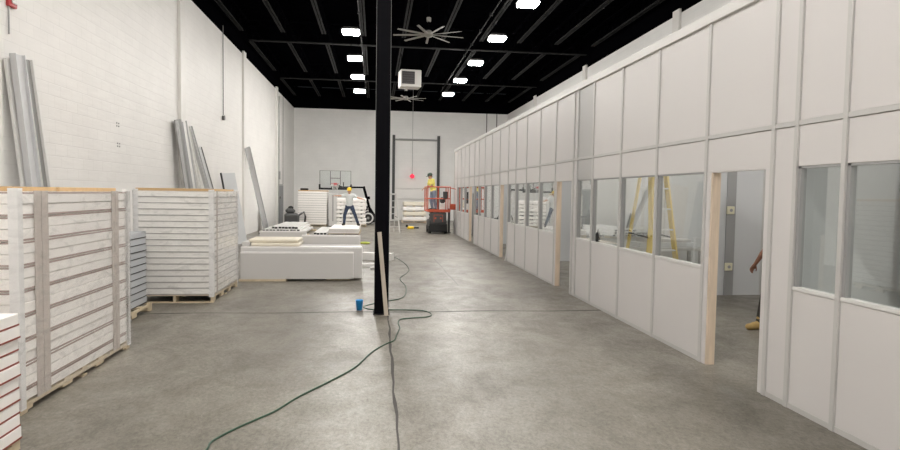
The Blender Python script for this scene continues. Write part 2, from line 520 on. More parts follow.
# black-painted upper wall band above the white
struct(MB().box(XL - .3, XL, YB, YF, ZW, ZD).build('wall_left_upper', 'deck'))
struct(MB().box(XL - .3, XR + .3, YF, YF + .3, ZW, ZD).build('wall_back_upper', 'deck'))
struct(MB().box(XR, XR + .3, YB, YF, ZW, ZD).build('wall_building_right_upper', 'deck'))
b = MB()
b.box(XL - .3, XR + .3, YB - .3, YF + .3, ZD + .06, ZD + .2)
y = YB
while y < YF:
    b.prism([(XL, ZD + .06), (XL, ZD), (XR, ZD), (XR, ZD + .06)], y, y + .09)
    y += .2
struct(b.build('ceiling', 'deck'))
for k, (yy, w) in enumerate(((9.28, .5), (17.9, .42), (26.1, .42), (34.5, .42))):
    struct(MB().box(XL, XL + .09, yy - w / 2, yy + w / 2, 0, ZW + .1, .01).build('trim_%d' % (k + 1), 'pilaster'))
for k, yy in enumerate((17.9, 26.1, 34.5)):
    struct(MB().box(XR - .09, XR, yy - .2, yy + .2, 0, ZW + .12, .01).build('trim_%d' % (k + 5), 'pilaster'))
for k, xx in enumerate((7.6, 8.3)):
    struct(MB().box(xx - .03, xx + .03, YF - .02, YF, 0, ZW).build('trim_%d' % (k + 8), 'conduit_dark'))
struct(MB().box(XL, XL + .02, 37.0, 37.06, 0, ZW).build('trim_11', 'conduit_dark'))

# floor joints and the dark crack beside the column
def strip(name, pts, w, m):
    bm = MB()
    P = []
    for i, (x, y) in enumerate(pts):
        a = Vector(pts[min(i + 1, len(pts) - 1)]) - Vector(pts[max(i - 1, 0)])
        n = Vector((a.y, -a.x)).normalized()
        ww = w * (0.55 + 0.9 * random.random())
        P.append(Vector((x + n.x * ww / 2, y + n.y * ww / 2, .0015))); P.append(Vector((x - n.x * ww / 2, y - n.y * ww / 2, .0015)))
    bm._add(P, [(2 * i, 2 * i + 1, 2 * i + 3, 2 * i + 2) for i in range(len(pts) - 1)])
    return struct(bm.build(name, m))
strip('trim_13', [(.172 + .012 * math.sin(i * 1.7) * math.sin(i * .6) + .0018 * i, 1.5 + i * .3) for i in range(27)], .026, 'crack')
strip('trim_14', [(-5.3 + i * .45, 9.62 + .03 * math.sin(i * 1.3) - .002 * i) for i in range(21)], .05, 'crack')
strip('trim_15', [(.25 + .006 * i, 10 + i * .5) for i in range(60)], .02, 'patch')
strip('trim_16', [(1.7 + .01 * math.sin(i), 12.3 + i * .4) for i in range(14)], .02, 'patch')
strip('trim_17', [(-5.3 + i * .45, 17.9 + .02 * math.sin(i * 1.3)) for i in range(21)], .025, 'patch')

# ------------------------------------------------------------------ clean-room wall on the right
BND = [2.05, 3.26, 4.47, 5.035, 5.355, 6.52, 7.745, 8.94, 10.155, 10.955, 11.17, 12.34, 13.55, 14.77, 15.92, 16.85,
       18.02, 19.29, 20.5, 21.7, 22.69, 24.01, 25.2, 26.3, 27.4, 28.55]
TYP = 'WWWFDWWWWFDWWWWDWWWWDWWWF'
ZS, ZWT, ZM, ZH, ZT = 1.09, 2.155, 2.533, 3.787, 3.90
bm = MB()
for k, y in enumerate(BND):
    bm.box(XC - .018, XC + .068, y - .024, y + .024, 0, ZH, .003)
# track along the floor (interrupted at the doors), middle rail, top header
for k, t in enumerate(TYP):
    y0, y1 = BND[k] + .024, BND[k + 1] - .024
    bm.box(XC - .012, XC + .066, y0, y1, ZM - .022, ZM + .022, .003)
    if t != 'D':
        bm.box(XC - .006, XC + .066, y0, y1, 0, .045)
struct_wall = struct(bm.build('wall_right', 'alu'))
MB().box(XC - .035, XC + .10, BND[0] - .03, BND[-1] + .03, ZH, ZT, .006).build('header_rail', 'alu_white', struct_wall)
WN = DN = 0
for k, t in enumerate(TYP):
    y0, y1 = BND[k] + .026, BND[k + 1] - .026
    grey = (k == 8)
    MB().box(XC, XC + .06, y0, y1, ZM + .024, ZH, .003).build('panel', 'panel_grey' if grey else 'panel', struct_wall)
    if t == 'F':
        MB().box(XC, XC + .06, y0, y1, .045, ZM - .024, .003).build('panel', 'panel', struct_wall)
        continue
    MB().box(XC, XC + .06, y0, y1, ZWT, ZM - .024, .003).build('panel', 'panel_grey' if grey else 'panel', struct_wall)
    if t == 'W':
        MB().box(XC, XC + .06, y0, y1, .045, ZS - .03, .003).build('panel', 'panel', struct_wall)
        WN += 1
        fr = MB()
        for a, c in ((y0, y0 + .022), (y1 - .035, y1)):
            fr.box(XC + .004, XC + .058, a, c, ZS, ZWT)
        fr.box(XC + .004, XC + .058, y0, y1, ZWT - .02, ZWT)
        w = struct(fr.build('window_%d' % WN, 'alu_grey'))
        MB().box(XC - .008, XC + .064, y0, y1, ZS - .03, ZS + .004, .003).build('window_sill', 'alu_white', w)
        MB().box(XC + .030, XC + .036, y0 + .02, y1 - .03, ZS, ZWT - .018).build('glass_pane', 'glass', w)
    else:
        DN += 1
        fr = MB()
        fr.box(XC - .004, XC + .064, y0, y0 + .075, 0, ZWT, .003)
        fr.box(XC - .004, XC + .064, y1 - .075, y1, 0, ZWT, .003)
        fr.box(XC + .0, XC + .062, y0, y1, ZWT - .012, ZWT)
        d = struct(fr.build('door_%d' % DN, 'panel'))
        MB().box(XC + .004, XC + .10, y1 - .108, y1 - .076, 0, ZWT - .014, .002).build('wood_stud', 'stud', d)
# rooms behind it: cross partitions
def partition(name, y, x1=XR, zt=3.2):
    p = MB().box(XC + .11, x1, y - .05, y + .05, 0, zt)
    o = struct(p.build(name, 'inner'))
    for i in range(4):
        x = XC + 1.3 + i * 1.22
        MB().box(x - .03, x + .03, y - .058, y + .058, 0, zt).build('mullion', 'alu', o)
    return o
for k, y in enumerate((5.2, 11.06, 16.9, 22.7, 28.5)):
    partition('wall_partition_%d' % (k + 1), y, zt=(3.2 if k else 3.787))
MB().box(6.66, 6.84, 11.06 - .075, 11.06 - .05, 0, 3.2).build('wide_post', 'alu_grey', bpy.data.objects['wall_partition_2'])
struct(MB().box(7.2, 7.3, -2, 5.14, 0, ZH - .1).build('wall_room_rear', 'inner'))

# ------------------------------------------------------------------ roof steel
def girder(y, label):
    t = thing('roof_girder', label, 'girder', (0, y, 7.86))
    b = MB()
    b.box(XL + .3, XR - .1, -.10, .10, .0, .035)
    b.build('bottom_flange', 'flange', t)
    b = MB()
    x = XL + .35
    i = 0
    while x < XR - .9:
        b.bar((x, 0, .03), (x + .45, 0, .82), .05, .05, (0, 1, 0)); b.bar((x + .45, 0, .82), (x + .9, 0, .03), .05, .05, (0, 1, 0))
        x += .9
    b.build('web', 'girder', t)
    MB().box(XL + .1, XR - .05, -.09, .09, .80, .86).build('top_flange', 'girder', t)
girder(17.55, 'nearest black roof girder, above the top of the photo')
girder(25.8, 'black roof girder crossing behind the large grey ceiling fan')
girder(34.0, 'farthest visible black roof girder, behind the hanging heater')
# open-web joists running along the hall
def joist_meshes(L0, L1, full):
    c = MB()
    for s in (-.05, .05):
        c.box(s - .035, s + .035, L0, L1, 0, .02); c.box(s - .006, s + .006, L0, L1, 0, .07)
    w = MB()
    n = 9
    st = full / n
    for i in range(n):
        y = i * st
        w.bar((0, y, .62), (0, y + st / 2, .03), .03); w.bar((0, y + st / 2, .03), (0, y + st, .62), .03)
    tp = MB().box(-.06, .06, .05, full - .05, .6, .66)
    return c.mesh('bottom_chord', 'chord'), w.mesh('web', 'web'), tp.mesh('top_chord', 'web')
JX = [-5.05 + i * 1.53 for i in range(10)]
BAY = [(17.7, 7.9, 'in the nearest roof bay', .5, 6.7), (25.95, 7.9, 'in the middle roof bay', .15, 6.25), (34.15, 7.6, 'in the farthest roof bay', .2, 6.0)]
for (y0, L, bl, a, c) in BAY:
    ms = joist_meshes(a, c, L)
    for i, x in enumerate(JX):
        t = thing('roof_joist', 'black open-web roof joist %s, %s from the left wall' % (bl, NTH[i]), 'joist', (x, y0, 7.9), group='open-web roof joists')
        for nm, me in zip(('bottom_chord', 'web', 'top_chord'), ms):
            o = bpy.data.objects.new(nm, me); C.objects.link(o); o.parent = t

# ------------------------------------------------------------------ LED high bays
def lamp_proto():
    t = thing('ceiling_light', '', 'ceiling light', (0, 0, 7.2), group='LED high-bay lights')
    b = MB().box(-.30, .30, -.25, .25, .012, .06, .015)
    for k in range(7):
        y = -.21 + k * .07
        b.box(-.24, .24, y - .012, y + .012, .06, .10)
    b.build('housing', 'lamp_body', t)
    d = MB().box(-.28, .28, -.23, .23, -.09, .014, .035)
    d.build('diffuser', 'lamp', t)
    for sx, sy in ((-.2, -.2), (.2, -.2), (-.2, .2), (.2, .2)):
        MB().cyl((sx, sy, .07), (sx * .6, sy * .6, .75), .005, n=6).build('hanger', 'web', t)
    return t
lp = lamp_proto()
LEFT = [-6, -3, -1, 1, 3, 5, 9, 13, 16.7, 21.0, 25.05, 29.0, 33.0, 37.2]  # row continued unseen near the camera, with extra lamps added for brightness
RIGHT = [-3, 1, 5, 9, 13, 17.0, 20.95, 24.95, 28.95, 33.0]
first = True
for row, xs, lst in (('left', -.83, LEFT), ('right', 4.0, RIGHT)):
    seen = 0
    for y in lst:
        if (row == 'left' and y == 37.2): continue
        vis = y > (18 if row == 'left' else 16)
        if vis:
            seen += 1
            lab = 'lit LED high-bay light, %s from the top of the %s row' % (NTH[seen - 1], row)
        else:
            lab = 'lit LED high-bay light of the %s row, unseen overhead' % row
        if row == 'right':
            xs = 4.18 - .02 * (y - 17)
        if first:
            lp.location = (xs, y, 7.2); lp['label'] = lab; first = False
        else:
            q = dup(lp, (xs, y, 7.2), label=lab)
            if y > 28:
                for ch in q.children:
                    if ch.name.startswith('diffuser'):
                        ch.data = ch.data.copy(); ch.data.materials[0] = MT['lamp_far']
# conduits that feed the rows
def conduit(name, x, z, y0, y1, label):
    b = MB().cyl((x, y0, z), (x, y1, z), .022, n=8)
    y = y0
    while y < y1:
        b.box(x - .05, x + .05, y - .05, y + .05, z - .04, z + .05)
        y += 2.05
    tag(b.build(name, 'conduit_roof'), label, 'conduit')
conduit('electrical_conduit', -.55, 7.6, 12, 36, 'thin grey conduit running along the left row of lights')
conduit('electrical_conduit', 3.75, 7.75, 12, 36, 'grey conduit running along the right row of lights')

# ------------------------------------------------------------------ ceiling fans
def fan(loc, R, nb, ph, label):
    t = thing('ceiling_fan', label, 'ceiling fan', loc, group='large grey ceiling fans')
    MB().cyl((0, 0, .12), (0, 0, 1.3), .025, n=10).build('downrod', 'web', t)
    MB().cyl((0, 0, .40), (0, 0, .52), .07, n=14).build('canopy', 'fan', t)
    MB().lathe([(0.0, -.07), (.10, -.06), (.13, 0), (.13, .06), (.07, .13), (0, .13)]).build('hub', 'fan', t)
    for i in range(nb):
        a = ph + 2 * PI * i / nb
        mt = Matrix.Rotation(a, 4, 'Z') @ Matrix.Rotation(.22, 4, 'X')
        MB().prism([(.1, -.006), (R * .5, -.012), (R, -.006), (R, .006), (R * .5, .012), (.1, .006)], -.036, .036, mt).build('blade', 'fan', t)
fan((1.6, 19.1, 6.72), 1.10, 9, .15, 'large grey ceiling fan nearer the camera, just right of the black column')
fan((1.56, 32.1, 6.72), 1.05, 8, .5, 'farther grey ceiling fan, below the hanging heater')

# ------------------------------------------------------------------ hanging heater
t = thing('unit_heater', 'boxy white unit heater with dark square grille hung from the roof', 'heater', (1.48, 27.3, 6.46), .12)
MB().box(-.45, .45, -.35, .35, 0, .74, .02).build('casing', 'heater', t)
g = MB().box(-.40, .16, -.365, -.345, .12, .66)
g.build('grille', 'grille', t)
lv = MB()
for k in range(5): lv.box(-.36, .12, -.385, -.36, .16 + k * .1, .175 + k * .1)
lv.build('louver', 'dark_metal', t)
for sx in (-.38, .38):
    MB().cyl((sx, 0, .72), (sx, 0, 1.5), .012, n=6).build('hanger_rod', 'web', t)

# ------------------------------------------------------------------ column, plank, cup, hose
t = thing('steel_column', 'black steel H-column standing in the middle of the hall', 'column', (.115, 9.5, 0))
c = MB(); c.box(-.10, .10, -.115, -.10, 0.02, 7.86); c.box(-.10, .10, .10, .115, .02, 7.86); c.box(-.006, .006, -.10, .10, .02, 7.86)
c.box(-.108, -.10, -.118, .118, .02, 7.86)
c.box(.10, .108, -.118, .118, .02, 7.86)
c.build('shaft', 'black', t)
e = MB()
for sx in (-1, 1):
    e.box(sx * .108 - .003, sx * .108 + .003, -.122, -.112, .3, 7.86)
e.build('flange_edge', 'black_edge', t)
MB().box(-.125, .125, -.135, .135, 0, .02, .004).build('base_plate', 'black', t)
pl = MB().bar((.19, 9.2, 0.02), (.075, 9.335, 1.27), .062, .03, (0, 1, 0))
tag(pl.build('wood_plank', 'plank'), 'weathered tan board leaning against the foot of the black column', 'plank')
cp = MB().lathe([(.0, .004), (.042, .0), (.046, .0), (.060, .155), (.064, .16), (.060, .16), (.044, .01), (0, .01)], n=24)
tag(cp.build('plastic_cup', 'cup', loc=(-.225, 9.78, 0)), 'blue plastic cup on the floor left of the black column', 'cup')

def smooth_path(pts, n=6):
    P = [Vector(p) for p in pts]
    out = []
    for i in range(len(P) - 1):
        p0, p1, p2, p3 = P[max(i - 1, 0)], P[i], P[i + 1], P[min(i + 2, len(P) - 1)]
        for j in range(n):
            u = j / n
            out.append(.5 * ((2 * p1) + (p2 - p0) * u + (2 * p0 - 5 * p1 + 4 * p2 - p3) * u * u + (3 * p1 - p0 - 3 * p2 + p3) * u ** 3))
    out.append(P[-1])
    return out
HP = [(-1.22, 3.9), (-1.2, 4.3), (-1.18, 4.51), (-1.18, 4.65), (-1.08, 4.86), (-.95, 5.06), (-.82, 5.26), (-.66, 5.63), (-.42, 6.06), (-.19, 6.53), (-.02, 7.13), (.14, 7.5),
      (.26, 7.7), (.30, 8.0), (.33, 8.2), (.36, 8.44), (.35, 8.75), (.40, 9.0), (.6, 9.09), (.80, 9.15), (.88, 9.3), (.86, 9.49), (.75, 9.66), (.49, 9.72), (.26, 9.73), (.02, 9.75),
      (-.12, 9.86), (-.16, 10.03), (-.03, 10.25), (.28, 10.57), (.46, 10.77), (.57, 11.19), (.63, 12.15), (.56, 13.29), (.73, 14.11), (.84, 14.84), (.81, 16.1), (.6, 17.6), (.2, 18.6)]
hb = MB().tube(smooth_path([(x, y, .008) for x, y in HP]), .008)
tag(hb.build('air_hose', 'hose'), 'dark green hose snaking across the concrete floor past the column', 'hose')

# ------------------------------------------------------------------ pallets and stacks of panels
def pallet(loc, sx, sy, label, h=.13, m='pallet', rotz=0):
    """sx, sy footprint, loc = centre at the floor"""
    t = thing('wooden_pallet', label, 'pallet', loc, rotz)
    n = max(4, int(sy / .3))
    for i in range(n):
        y = -sy / 2 + .05 + (sy - .1) * i / (n - 1)
        MB().box(-sx / 2, sx / 2, y - .05, y + .05, h - .022, h, .002).build('deck_board', m, t)
    for x in (-sx / 2 + .02, 0, sx / 2 - .02):
        b = MB()
        b.box(x - .019, x + .019, -sy / 2, sy / 2, h - .055, h - .022)
        nb = 4
        for i in range(nb):
            y = -sy / 2 + .09 + (sy - .18) * i / (nb - 1)
            b.box(x - .019, x + .019, y - .09, y + .09, .018, h - .055)
        b.build('stringer', m, t)
    for y in (-sy / 2 + .05, 0, sy / 2 - .05):
        MB().box(-sx / 2, sx / 2, y - .05, y + .05, 0, .018).build('bottom_board', m, t)
    return t

def panel_stack(x0, x1, y0, y1, z0, n, pitch, slab_m, edge_m, lab, group, style, jit=.006, cat='panel', name='insulated_panel'):
    """n panels lying flat; style 'pair' = brown edge strip on every second joint"""
    sx, sy = x1 - x0, y1 - y0
    cx, cy = (x0 + x1) / 2, (y0 + y1) / 2
    sl = MB().box(-sx / 2, sx / 2, -sy / 2, sy / 2, 0, pitch - .004, .004).mesh('slab', slab_m)
    def strip_mesh(za, zb):
        e = .0025
        m = MB(); m.box(-sx / 2 - e, sx / 2 + e, -sy / 2 - e, sy / 2 + e, za, zb)
        return m.mesh('edge_strip', edge_m)
    top = strip_mesh(pitch * .80, pitch - .006); bot = strip_mesh(.002, pitch * .17)
    thin = strip_mesh(0, pitch * .13)
    for i in range(n):
        k = n - 1 - i
        t = thing(name, lab % ORD[k] if k else (lab % 'top').replace('top from the top', 'topmost'), cat, (cx + random.uniform(-jit, jit), cy + random.uniform(-jit, jit), z0 + i * pitch), group=group)
        for nm, me in (('slab', sl), ('edge_strip', {'pair': (top if i % 2 == 0 else bot), 'thin': thin}[style])):
            o = bpy.data.objects.new(nm, me); C.objects.link(o); o.parent = t

# stack 0: nearest, bottom-left corner of the photo
pallet((-3.15, 3.45, 0), 1.3, 2.4, 'pallet under the nearest, lowest panel stack with red-brown lines', .075)
panel_stack(-3.8, -2.5, 2.2, 4.66, .075, 10, .0905, 'skin_white', 'red', 'white panel with red-brown edge, %s from the top in the nearest stack at lower left', 'panels of the nearest stack', 'thin')
# stack 1: tall wrapped stack, left foreground
S1 = (-4.12, -2.85, 5.32, 7.56)
pallet((-3.485, 6.44, 0), 1.27, 2.24, 'pine pallet under the tall wrapped stack in the left foreground', .10)
panel_stack(*S1, .10, 17, .102, 'skin_white', 'brown', 'white panel with brown edge, %s from the top in the tall wrapped stack at left', 'panels of the tall wrapped stack', 'pair')
b = MB().box(-4.1, -2.9, 5.36, 6.05, 1.832, 1.872, .003)
tag(b.build('plywood_lid', 'ply'), 'shorter plywood sheet on the near end of the tall wrapped stack', 'plywood sheet')
b = MB().box(-4.08, -2.9, 6.1, 7.36, 1.832, 1.872, .003)
tag(b.build('plywood_lid', 'ply'), 'longer plywood sheet on the far part of the tall wrapped stack', 'plywood sheet')

def wrap(x0, x1, y0, y1, z0, z1, label, strips, corners=((1, -1), (1, 1))):
    """clear stretch film around a load, with corner boards and cardboard strips held under it"""
    t = thing('stretch_wrap', label, 'stretch wrap', ((x0 + x1) / 2, (y0 + y1) / 2, z0))
    sx, sy, h = (x1 - x0) / 2 + .02, (y1 - y0) / 2 + .02, z1 - z0
    b = MB()
    n, nz = 40, 14
    ring = []
    per = [(-sx, -sy), (sx, -sy), (sx, sy), (-sx, sy)]
    pts = []
    for k in range(4):
        a, c = Vector(per[k]), Vector(per[(k + 1) % 4])
        for i in range(10): pts.append(a.lerp(c, i / 10))
    P = []
    for j in range(nz + 1):
        for i, p in enumerate(pts):
            q = 1 + (0 if i % 10 == 0 else .004 * random.random())
            P.append(Vector((p.x * q, p.y * q, h * j / nz)))
    b._add(P, [(j * n + i, j * n + (i + 1) % n, (j + 1) * n + (i + 1) % n, (j + 1) * n + i) for j in range(nz) for i in range(n)], True)
    b.build('film', 'film', t)
    for cx, cy in corners:
        c = MB()
        X, Y = cx * (sx - .012), cy * (sy - .012)
        c.box(min(X, X - cx * .07), max(X, X - cx * .07), Y - .004, Y + .004, -.02, h + .02)
        c.box(X - .004, X + .004, min(Y, Y - cy * .07), max(Y, Y - cy * .07), -.02, h + .02)
        c.build('corner_board', 'protector', t)
    for (ya, yb) in strips:
        yc = (y0 + y1) / 2
        c = MB()
        ym = (ya + yb) / 2
        for a, d in ((ya, ym - .006), (ym + .006, yb)):
            c.box(sx - .016, sx - .010, a - yc, d - yc, .02, h)
        c.build('cardboard_strip', 'card', t)
    return t
wrap(*S1, .06, 1.84, 'clear stretch film with white corner boards around the left foreground stack', ((5.56, 5.78), (7.1, 7.27)))

# grey channel stack between the two tall stacks
pallet((-4.02, 8.9, 0), 1.25, 2.0, 'pine pallet under the shorter blue-grey stack', .13)
panel_stack(-4.6, -3.46, 8.0, 9.86, .13, 11, .1, 'blue_grey', 'dark_gap', 'blue-grey tray panel, %s from the top in the short stack between tall stacks', 'blue-grey tray panels', 'thin', .004)

# stack 2: second tall stack
S2 = (-3.86, -2.64, 10.5, 12.32)
pallet((-3.25, 11.41, 0), 1.22, 1.82, 'pallet under the second tall stack', .14)
panel_stack(*S2, .14, 17, .1, 'skin_cool', 'greyseam', 'pale panel, %s from the top in the second tall wrapped stack', 'panels of the second tall stack', 'thin')
b = MB().box(-3.84, -2.66, 10.5, 11.62, 1.842, 1.885, .003)
tag(b.build('plywood_lid', 'ply'), 'plywood sheet on the near half of the second tall stack', 'plywood sheet')
b = MB().box(-3.8, -2.7, 11.66, 12.3, 1.842, 1.88, .003)
tag(b.build('plywood_lid', 'ply'), 'small plywood sheet on the far half of the second tall stack', 'plywood sheet')
wrap(*S2, .12, 1.85, 'clear stretch film with white corner boards around the second tall stack', ((10.72, 10.8),), ((1, -1), (1, 1), (-1, -1)))

# panels standing on edge beyond it
def edge_panel(x0, x1, y, th, z0, h, label, m='grey_panel'):
    t = thing('wall_panel', label, 'panel', ((x0 + x1) / 2, y, z0), group='grey panels standing on edge')
    w = (x1 - x0) / 2
    MB().box(-w, w, 0, th, 0, h - .03, .003).build('slab', m, t)
    MB().box(-w, w, 0, th, h - .03, h, .003).build('edge_channel', 'grey_edge', t)
    MB().box(w, w + .012, 0, th, 0, h, .002).build('end_channel', 'grey_edge', t)
b = MB().box(-2.75, -1.8, 12.96, 13.4, 0, .045, .002)
tag(b.build('timber_sleeper', 'pallet'), 'flat timber under the left end of the grey panels on edge', 'timber')
b = MB().box(-1.0, -.5, 13.1, 13.6, 0, .045, .002)
tag(b.build('timber_sleeper', 'pallet'), 'flat timber under the right end of the grey panels on edge', 'timber')
b = MB().box(-2.7, -.4, 13.64, 14.4, 0, .045, .002)
tag(b.build('timber_sleeper', 'pallet'), 'flat timber under the rearmost grey panels on edge', 'timber')
edge_panel(-2.72, -.44, 12.97, .10, .046, .56, 'front, shortest grey panel standing on its long edge')
edge_panel(-2.74, -.26, 13.10, .10, .046, .66, 'second, longer grey panel on edge behind the front one')
edge_panel(-2.74, -.28, 13.23, .12, .046, .655, 'third grey panel on edge, its pale top showing')
edge_panel(-2.74, -.30, 13.37, .12, .046, .65, 'fourth grey panel on edge, under the cream panels')
edge_panel(-2.74, -.30, 13.70, .12, .046, .65, 'fifth grey panel on edge, under the cream panels')
edge_panel(-1.62, -.33, 14.10, .10, .046, .84, 'taller grey panel on edge right of the cream panels')
edge_panel(-2.66, -1.6, 14.75, .10, .0, .93, 'grey panel on edge behind the cream panels')
def cream(z, x0, x1, y0, y1, label):
    b = MB().box(x0, x1, y0, y1, z, z + .07, .02)
    tag(b.build('foam_panel', 'cream'), label, 'foam panel', 'cream foam panels')
cream(.709, -2.55, -1.56, 13.15, 13.95, 'lower cream foam panel lying on the grey panels')
cream(.785, -2.6, -1.58, 13.2, 13.95, 'upper cream foam panel lying on the grey panels')
b = MB().box(-2.73, -2.57, 13.16, 13.75, .709, .80, .01)
tag(b.build('offcut_block', 'grey_panel'), 'grey offcut block left of the cream foam panels', 'offcut')

# channels leaning on the left wall
def lean(name, foot, head, w, th, label, m, lip=None, group='channels leaning on the left wall', nrm=(1, 0, 0)):
    t = thing(name, label, 'channel', foot, group=group)
    d = Vector(head) - Vector(foot)
    nrm = Vector(nrm)
    MB().bar((0, 0, 0), d, w, th, nrm).build('web', m, t)
    if lip:
        dn = d.normalized(); side = dn.cross(nrm).normalized(); out = side.cross(dn)
        l = MB()
        for s in (-1, 1):
            l.bar(side * s * (w / 2) + out * .03, d + side * s * (w / 2) + out * .03, .008, .07, nrm)
        l.build('flange', lip, t)
    return t
lean('metal_channel', (-5.0, 10.1, 0.0), (-5.22, 9.80, 3.80), .24, .05, 'wide light grey channel leaning at the far left, front one', 'stud_metal', 'stud_metal')
lean('metal_channel', (-5.02, 10.5, 0.0), (-5.24, 10.06, 3.78), .20, .05, 'narrower grey channel leaning behind the wide one at far left', 'conduit', 'stud_white')
lean('metal_channel', (-5.05, 10.0, 0.0), (-5.29, 9.70, 3.72), .10, .04, 'short white channel leaning left of the wide one at far left', 'stud_white')
lean('metal_channel', (-4.9, 17.9, 0), (-5.24, 17.25, 3.72), .32, .05, 'leftmost tall channel leaning beside the pilaster', 'conduit', 'stud_metal')
lean('metal_channel', (-4.9, 18.4, 0), (-5.22, 17.65, 3.72), .34, .05, 'second tall white channel leaning beside the pilaster', 'stud_white', 'stud_metal')
lean('metal_channel', (-4.85, 19.0, 0), (-5.22, 18.0, 3.60), .22, .05, 'third white channel leaning beside the pilaster', 'stud_white', 'stud_white')
lean('metal_channel', (-4.85, 20.6, 0), (-5.24, 18.35, 3.62), .18, .05, 'steeply slanting channel leaning right of the pilaster group', 'stud_metal', 'stud_metal')
lean('metal_channel', (-4.85, 21.0, 0), (-5.22, 19.15, 3.05), .36, .06, 'shortest, broad channel leaning right of the pilaster group', 'stud_metal', 'conduit')
lean('metal_channel', (-4.85, 28.6, 0), (-5.16, 25.9, 3.60), .22, .05, 'long grey channel leaning alone on the wall beyond the stacks', 'stud_metal', 'stud_metal', nrm=(.6, -.8, 0))
t = thing('wall_panel', 'white panel leaning on the left wall behind the second tall stack', 'panel', (-4.6, 22.0, 0), group=None)
MB().bar((0, 0, 0), (-.45, .1, 2.45), .55, .06, (.8, -.6, 0)).build('slab', 'inner', t)
MB().bar((-.174, -.232, 0), (-.624, -.132, 2.45), .03, .066, (.8, -.6, 0)).build('dark_edge', 'dark_gap', t)
t = thing('wall_panel', 'narrow grey panel leaning low on the wall near the channel ends', 'panel', (-4.95, 29.6, 0))
MB().bar((0, 0, 0), (-.28, .1, 1.0), .8, .05, (1, 0, 0)).build('slab', 'stud_metal', t)
MB().bar((.02, -.4, 0), (-.26, -.3, 1.0), .03, .06, (1, 0, 0)).build('dark_edge', 'dark_gap', t)

# bundle of channels lying on the floor with dark open ends
def chan_mesh(L):
    b = MB()
    b.box(-.062, .062, 0, L, .082, .09); b.box(-.062, -.056, 0, L, 0, .09); b.box(.056, .062, 0, L, 0, .09); b.box(-.062, .062, 0, L, 0, .006)
    e = MB().box(-.055, .055, .02, .03, .007, .08)  # dark plate stands in for the shade inside the hollow end
    return b.mesh('shell', 'stud_white'), e.mesh('open_end', 'dark_gap')
cm = chan_mesh(4.2)
def bundle(x0, n, y, z, labf, group):
    for i in range(n):
        dz = random.choice((0, 0, 0, .002)); dy = random.uniform(-.12, .12)
        t = thing('aluminium_channel', labf % NTH[i], 'channel', (x0 + i * .137, y + dy, z + dz), random.uniform(-.004, .004), group)
        for nm, me in zip(('shell', 'open_end'), cm):
            o = bpy.data.objects.new(nm, me); C.objects.link(o); o.parent = t
for k, (x, y) in enumerate(((-3.7, 26.2), (-3.7, 29.4))):
    tag(MB().box(-4.7, -2.7, y - .05, y + .05, 0, .09, .003).build('timber_sleeper', 'pallet'), ('near' if k == 0 else 'far') + ' timber under the wide bundle of white channels', 'timber')
bundle(-4.6, 13, 25.7, .092, 'white channel on the floor, lower layer, %s from the left', 'lower layer of white channels')
bundle(-4.5, 11, 25.9, .19, 'white channel on the floor, middle layer, %s from the left', 'middle layer of white channels')
bundle(-4.2, 8, 26.3, .285, 'white channel on the floor, top layer, %s from the left', 'top layer of white channels')
tag(MB().box(-2.5, -1.95, 25.9, 26.0, 0, .09, .003).build('timber_sleeper', 'pallet'), 'timber under the small bundle of four white channels', 'timber')
bundle(-2.42, 4, 25.6, .092, 'white channel in the small bundle, %s from the left', 'small bundle of white channels')
# loose slats and the low stack
for i in range(6):
    x = -1.9 + i * .21
    b = MB().box(-.06, .06, 0, 3.0, 0, .035, .002)
    o = b.build('loose_slat', 'stud_white' if i % 2 else 'stud', loc=(x, 22.6, 0)); o.rotation_euler = (0, 0, .03 * ((i * 7) % 3 - 1))
    tag(o, '%s slat lying on the floor before the low stack, %s from the left' % ('white' if i % 2 else 'tan', NTH[i]), 'slat', 'slats on the floor')
pallet((-1.28, 28.1, 0), 1.3, 3.4, 'pallet under the low panel stack the worker stands on', .1)
panel_stack(-1.92, -.66, 26.4, 29.9, .1, 3, .07, 'skin_white', 'greyseam', 'white panel, %s from the top of the low stack under the worker', 'low stack under the worker', 'thin')

# far wrapped stack with wooden lid
pallet((-3.35, 33.6, 0), 1.6, 1.3, 'pallet under the far white stack before the basketball hoop', .12)
panel_stack(-4.0, -2.52, 33.0, 34.4, .12, 14, .125, 'skin_white', 'greyseam', 'white panel, %s from the top of the far lidded stack', 'panels of the far lidded stack', 'thin')
tag(MB().box(-3.98, -2.5, 33.0, 34.3, 1.872, 1.92, .003).build('plywood_lid', 'ply'), 'plywood lid on the far white stack', 'plywood sheet')
tag(MB().box(-3.9, -3.5, 33.2, 33.5, 1.921, 2.03, .03).build('tool_case', 'rubber'), 'small black case on the far plywood lid', 'case')
# grey narrow crate beside it
t = thing('crate', 'narrow grey crate standing right of the far lidded stack', 'crate', (-2.2, 33.6, 0))
MB().box(-.2, .2, -.4, .4, .05, 1.75, .01).build('body', 'grey_panel', t)
MB().box(-.21, .21, -.41, .41, 0, .05).build('base', 'conduit_dark', t)
MB().box(-.03, .03, -.415, -.4, .3, 1.7).build('batten', 'conduit', t)
